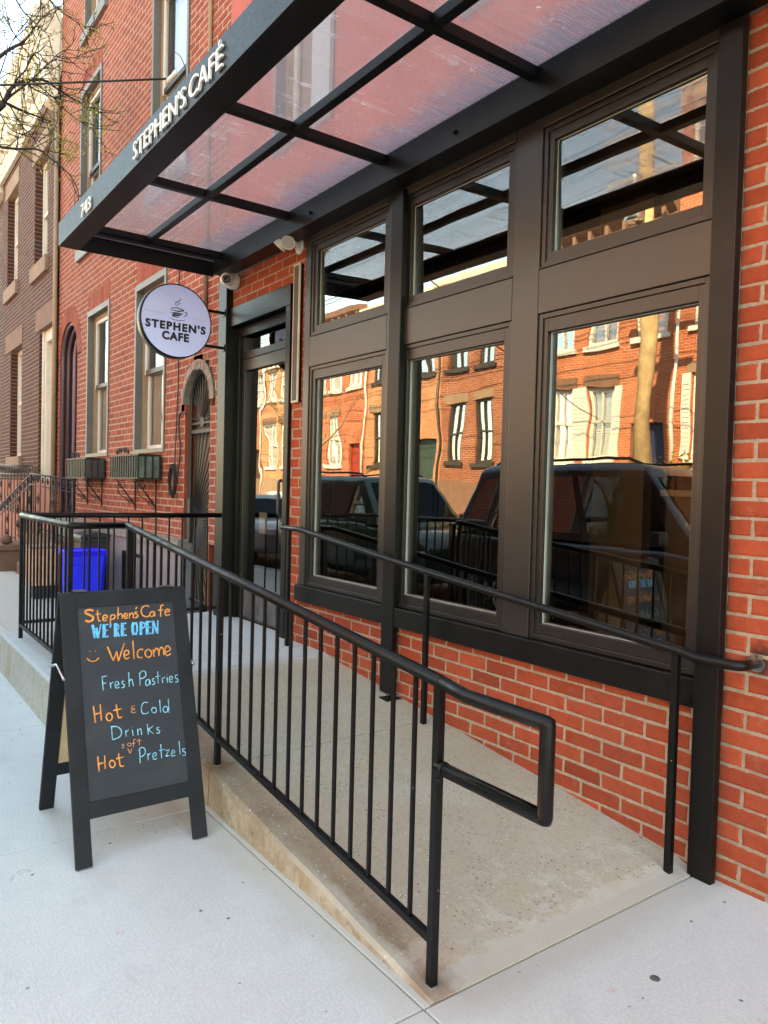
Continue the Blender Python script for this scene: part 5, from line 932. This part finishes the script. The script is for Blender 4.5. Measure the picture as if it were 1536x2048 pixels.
    for x in (-hl * .62, hl * .64):
        for s in (-1, 1):
            wv = MB(); rr = .36 if kind != 'sedan' else .32; wv.lathe([(rr * .62, -.11), (rr * .92, -.11), (rr, -.06), (rr, .06), (rr * .92, .11), (rr * .62, .11)], (x, s * (hw - .10), rr), (0, s, 0), 28); wh = wv.build('wheel', M['tyre'], t, True)
            wv = MB(); wv.lathe([(rr * .64, .02), (rr * .62, .10), (rr * .5, .085), (.06, .10), (0, .105)], (x, s * (hw - .10), rr), (0, s, 0), 20)
            for k in range(5): a = k * 1.2566; wv.tube([(x + .05 * math.cos(a), s * (hw + .004), rr + .05 * math.sin(a)), (x + rr * .6 * math.cos(a), s * (hw - .002), rr + rr * .6 * math.sin(a))], .025, 5)
            wv.build('rim', M['rim'], wh, True)
    for s in (-1, 1):
        mbp = MB(); mbp.box(hl - .16, hl - .02, s * hw * .72 - .16, s * hw * .72 + .16, .66, .78); mbp.build('headlight', M['head'], t, True, bev=.02)
        mbp = MB(); mbp.box(-hl - .01, -hl + .12, s * hw * .84 - .09, s * hw * .84 + .09, .78, 1.02); mbp.build('tail_light', M['tail'], t, True, bev=.02)
        mbp = MB(); mbp.box(fa + .35, fa + .47, s * (hw + .10) - .10, s * (hw + .10) + .10, belt + .0, belt + .15); mbp.build('side_mirror', M['trim'], t, True, bev=.03)
    if kind != 'sedan':
        mbp = MB()
        for s in (-1, 1): mbp.tube([(rb + .15, s * w1 * .8, roof + .005), (rb + .25, s * w1 * .8, roof + .06), (fa - .3, s * w1 * .8, roof + .06), (fa - .15, s * w1 * .8, roof)], .018, 6)
        mbp.build('roof_rack', M['trim'], t, True)
    return t
car('parked_suv', 'black SUV with roof rails parked at the near kerb, mirrored in the shop windows', 'car', (-5.0, -4.55, -.09), 0, (.008, .009, .014), 'suv')
car('parked_van', 'dark green boxy van parked at the near kerb, mirrored in the window by the door', 'car', (-10.4, -4.6, -.13), 0, (.012, .06, .04), 'van')
car('parked_car', 'silver sedan parked at the near kerb beyond the green van', 'car', (-15.6, -4.55, -.13), 0, (.35, .37, .38), 'sedan')
car('parked_car', 'maroon sedan parked across the street', 'car', (-18.2, -10.7, -.13), math.pi, (.16, .012, .03), 'sedan')
car('parked_car', 'white sedan parked across the street under the pale tree', 'car', (-25.2, -10.7, -.13), math.pi, (.6, .6, .6), 'sedan')
car('parked_car', 'grey sedan parked across the street by the utility pole', 'car', (-12.4, -10.7, -.13), math.pi, (.1, .1, .11), 'sedan')

# ================================================================== sunlit row of houses across the street (seen in the windows)
FY = -15.3
def row_house(x0, w_, h, wall, trim, label, shut=False, tan=False, seed=0):
    tall = h > 10
    t = thing('brick_rowhouse', label, 'house', (x0 + w_ / 2, FY, 0)); rnd = random.Random(seed)
    dx = x0 + w_ * .80; dwx = (x0 + w_ * .70, x0 + w_ * .92, .95, 3.5)
    g = [(x0 + w_ * .08, x0 + w_ * .26, 2.55, 4.75), (x0 + w_ * .38, x0 + w_ * .56, 2.55, 4.75)]
    u = [(x0 + w_ * c - .48, x0 + w_ * c + .48, zz[0], zz[1]) for zz in (((6.0, 7.7), (9.2, 10.8)) if tall else ((5.95, 7.45),)) for c in (.17, .48, .80)]
    mb = MB(); pierced(mb, x0, x0 + w_, 1.9, h, FY, g + u + [(dwx[0], dwx[1], 1.9, dwx[3])], 0, -.18)
    mb.quad((x0, FY, h), (x0 + w_, FY, h), (x0 + w_, FY - 9, h), (x0, FY - 9, h)); mb.quad((x0, FY, 0), (x0, FY - 9, 0), (x0, FY - 9, h), (x0, FY, h)); mb.quad((x0 + w_, FY, 0), (x0 + w_, FY - 9, 0), (x0 + w_, FY - 9, h), (x0 + w_, FY, h)); mb.quad((x0, FY - .45, 0), (x0 + w_, FY - .45, 0), (x0 + w_, FY - .45, h), (x0, FY - .45, h))
    mb.build('brick_wall', wall, t)
    mb = MB(); mb.box(x0, x0 + w_, FY - .4, FY + .05, -.05, 1.9); mb.build('base_course', M['stone_tan'] if seed % 2 else M['stone'], t)
    for o in g + u:
        a, b, c, d = o; f = .10; mb = MB(); y0, y1 = FY - .16, FY - .06
        for q in ((a, a + f, c, d), (b - f, b, c, d), (a + f, b - f, d - f, d), (a + f, b - f, c, c + f), (a + f, b - f, (c + d) / 2 - .04, (c + d) / 2 + .04), ((a + b) / 2 - .02, (a + b) / 2 + .02, c + f, d - f)): mb.box(q[0], q[1], y0, y1, q[2], q[3])
        if rnd.random() < .6:
            for k in range(int((d - c) * 14)): mb.box(a + f, b - f, y0 - .06, y0 - .05, c + k / 14, c + k / 14 + .045)
        mb.box(a - .12, b + .12, FY - .05, FY + .10, c - .14, c); wn = mb.build('window', trim, t)
        mb = MB(); mb.quad((a, y0 + .03, c), (b, y0 + .03, c), (b, y0 + .03, d), (a, y0 + .03, d)); mb.build('glass', M['glass_b'], wn)
        if shut and o in g:
            for sx in (a - .29, b + .03): mb = MB(); mb.box(sx, sx + .26, FY + .005, FY + .045, c, d); [mb.box(sx + .04, sx + .22, FY + .045, FY + .058, c + .1 + k * .12, c + .17 + k * .12) for k in range(int((d - c - .2) / .12))]; mb.build('shutter', trim, t)
        mb = MB(); mb.box(a - .15, b + .15, FY - .02, FY + .04, d, d + .30); mb.build('lintel', M['stone_tan'] if tan else M['stone'], t)
    mb = MB(); a, b, c, d = dwx; mb.box(a, b, FY - .30, FY - .2, c, d); mb.box(a + .12, b - .12, FY - .2, FY - .17, c + .2, d - .6); mb.build('door', plain('door_paint_%d' % seed, ((.05, .02, .015), (.03, .06, .05), (.3, .03, .02), (.02, .03, .08))[seed % 4], .4), t)
    mb = MB(); q = [(FY - .1, h - .75), (FY + .10, h - .75), (FY + .12, h - .35), (FY + .35, h - .15), (FY + .42, h + .05), (FY - .1, h + .1)]; mb.prism(q, 'x', x0 + .02, x0 + w_ - .02)
    for k in range(int(w_ / .6)): mb.box(x0 + .3 + k * .6, x0 + .42 + k * .6, FY + .1, FY + .3, h - .65, h - .2)
    mb.build('cornice', M['cream'] if seed % 3 else M['stone'], t)
    mb = MB()
    for k in range(5): mb.box(a - .15, b + .15, FY + .052 + .28 * k, FY + .052 + .28 * (k + 1) - .003, -.05, .95 - .19 * k)
    mb.build('steps', M['stone_tan'], t)
    mb = MB(); mb.tube([(x0 + w_ - .12, FY + .07, 0), (x0 + w_ - .12, FY + .07, h - .7)], .05, 8); mb.build('rain_pipe', trim, t)
W_ = {}
for k, (lo, hi) in {'o': ((.38, .105, .055), (.50, .155, .08)), 'r': ((.36, .085, .045), (.48, .13, .07)), 'd': ((.22, .06, .04), (.32, .10, .065)), 't': ((.44, .17, .09), (.55, .24, .14))}.items(): W_[k] = brick_tex('far_bricks_' + k, lo, hi, (.58, .42, .28))
wt, dkt = M['sash_white'], M['bronze']
for i, (wk, tr_, sh_, tan, lab) in enumerate((('r', wt, False, True, 'red brick rowhouse with white windows across the street, furthest right of its row'),
    ('o', wt, False, False, 'orange brick rowhouse with white windows and navy door across the street'), ('r', wt, True, True, 'red brick rowhouse with white shutters and tan lintels behind the utility pole'),
    ('o', wt, True, False, 'orange brick rowhouse with white shutters and brown lintels opposite the middle shop window'), ('d', dkt, False, True, 'deep red rowhouse with dark windows and tan lintels across the street'),
    ('t', dkt, False, True, 'tan orange rowhouse with dark windows across the street'), ('r', wt, False, True, 'red brick rowhouse with white windows opposite the cafe door'),
    ('t', wt, False, False, 'tan brick rowhouse with white windows behind the pale tree'), ('d', wt, False, True, 'dark red rowhouse with white windows far down the street'), ('o', dkt, False, True, 'orange rowhouse with dark windows farthest down the street'))):
    row_house(3.0 - 4.9 * (i + 1), 4.9, (12.2, 11.9, 12.3, 8.75, 8.45, 8.3, 8.6, 8.4, 8.7, 8.3)[i], W_[wk], tr_, lab, sh_, tan, i)
up = thing('utility_pole', 'weathered wooden utility pole with crossarm and wires at the far kerb', 'pole', (-10.6, -11.6, 0))
mb = MB(); mb.tube([(-10.6, -12.2, -.02), (-10.6, -12.2, 11)], [.21, .17], 14); mb.build('pole', M['pole_wood'], up)
mb = MB(); mb.box(-11.7, -9.5, -12.10, -11.98, 9.2, 9.33); mb.box(-11.5, -9.7, -12.10, -11.98, 8.2, 8.33); mb.build('crossarm', M['pole_wood'], up)
mb = MB(); mb.lathe([(0, 0), (.2, 0), (.22, .05), (.22, .6), (.2, .65), (0, .68)], (-10.6, -11.8, 7.2), (0, 0, 1), 16); mb.build('transformer', M['chrome'], up)
mb = MB()
for x, z in ((-11.6, 9.4), (-11.1, 9.4), (-10.1, 9.4), (-9.6, 9.4), (-11.4, 8.4), (-10.6, 7.0), (-10.6, 6.6), (-9.8, 8.4)):
    dy = (x + 10.6) * .25
    for s in (-1, 1): mb.tube([(x + s * t * 40 if True else x, -12.04 + dy + (.15 * t), z - 1.1 * 4 * t * (1 - t) * .5) for t in [i / 12 for i in range(13)]], .014, 5)
mb.build('wires', M['cable'], up)
# unseen house added on the café's right to shade the street
rb_ = thing('unseen_shade_rowhouse', 'unseen red brick rowhouse added right of the cafe for shade', 'house', (5, .05, 0))
mb = MB(); mb.box(2.42, 14, YB + .01, 12, 0, 10.2); mb.build('brick_wall', W_['r'], rb_); mb = MB(); mb.box(2.45, 14, -.3, YB + .005, 9.4, 10.1); mb.build('cornice', M['cream'], rb_)
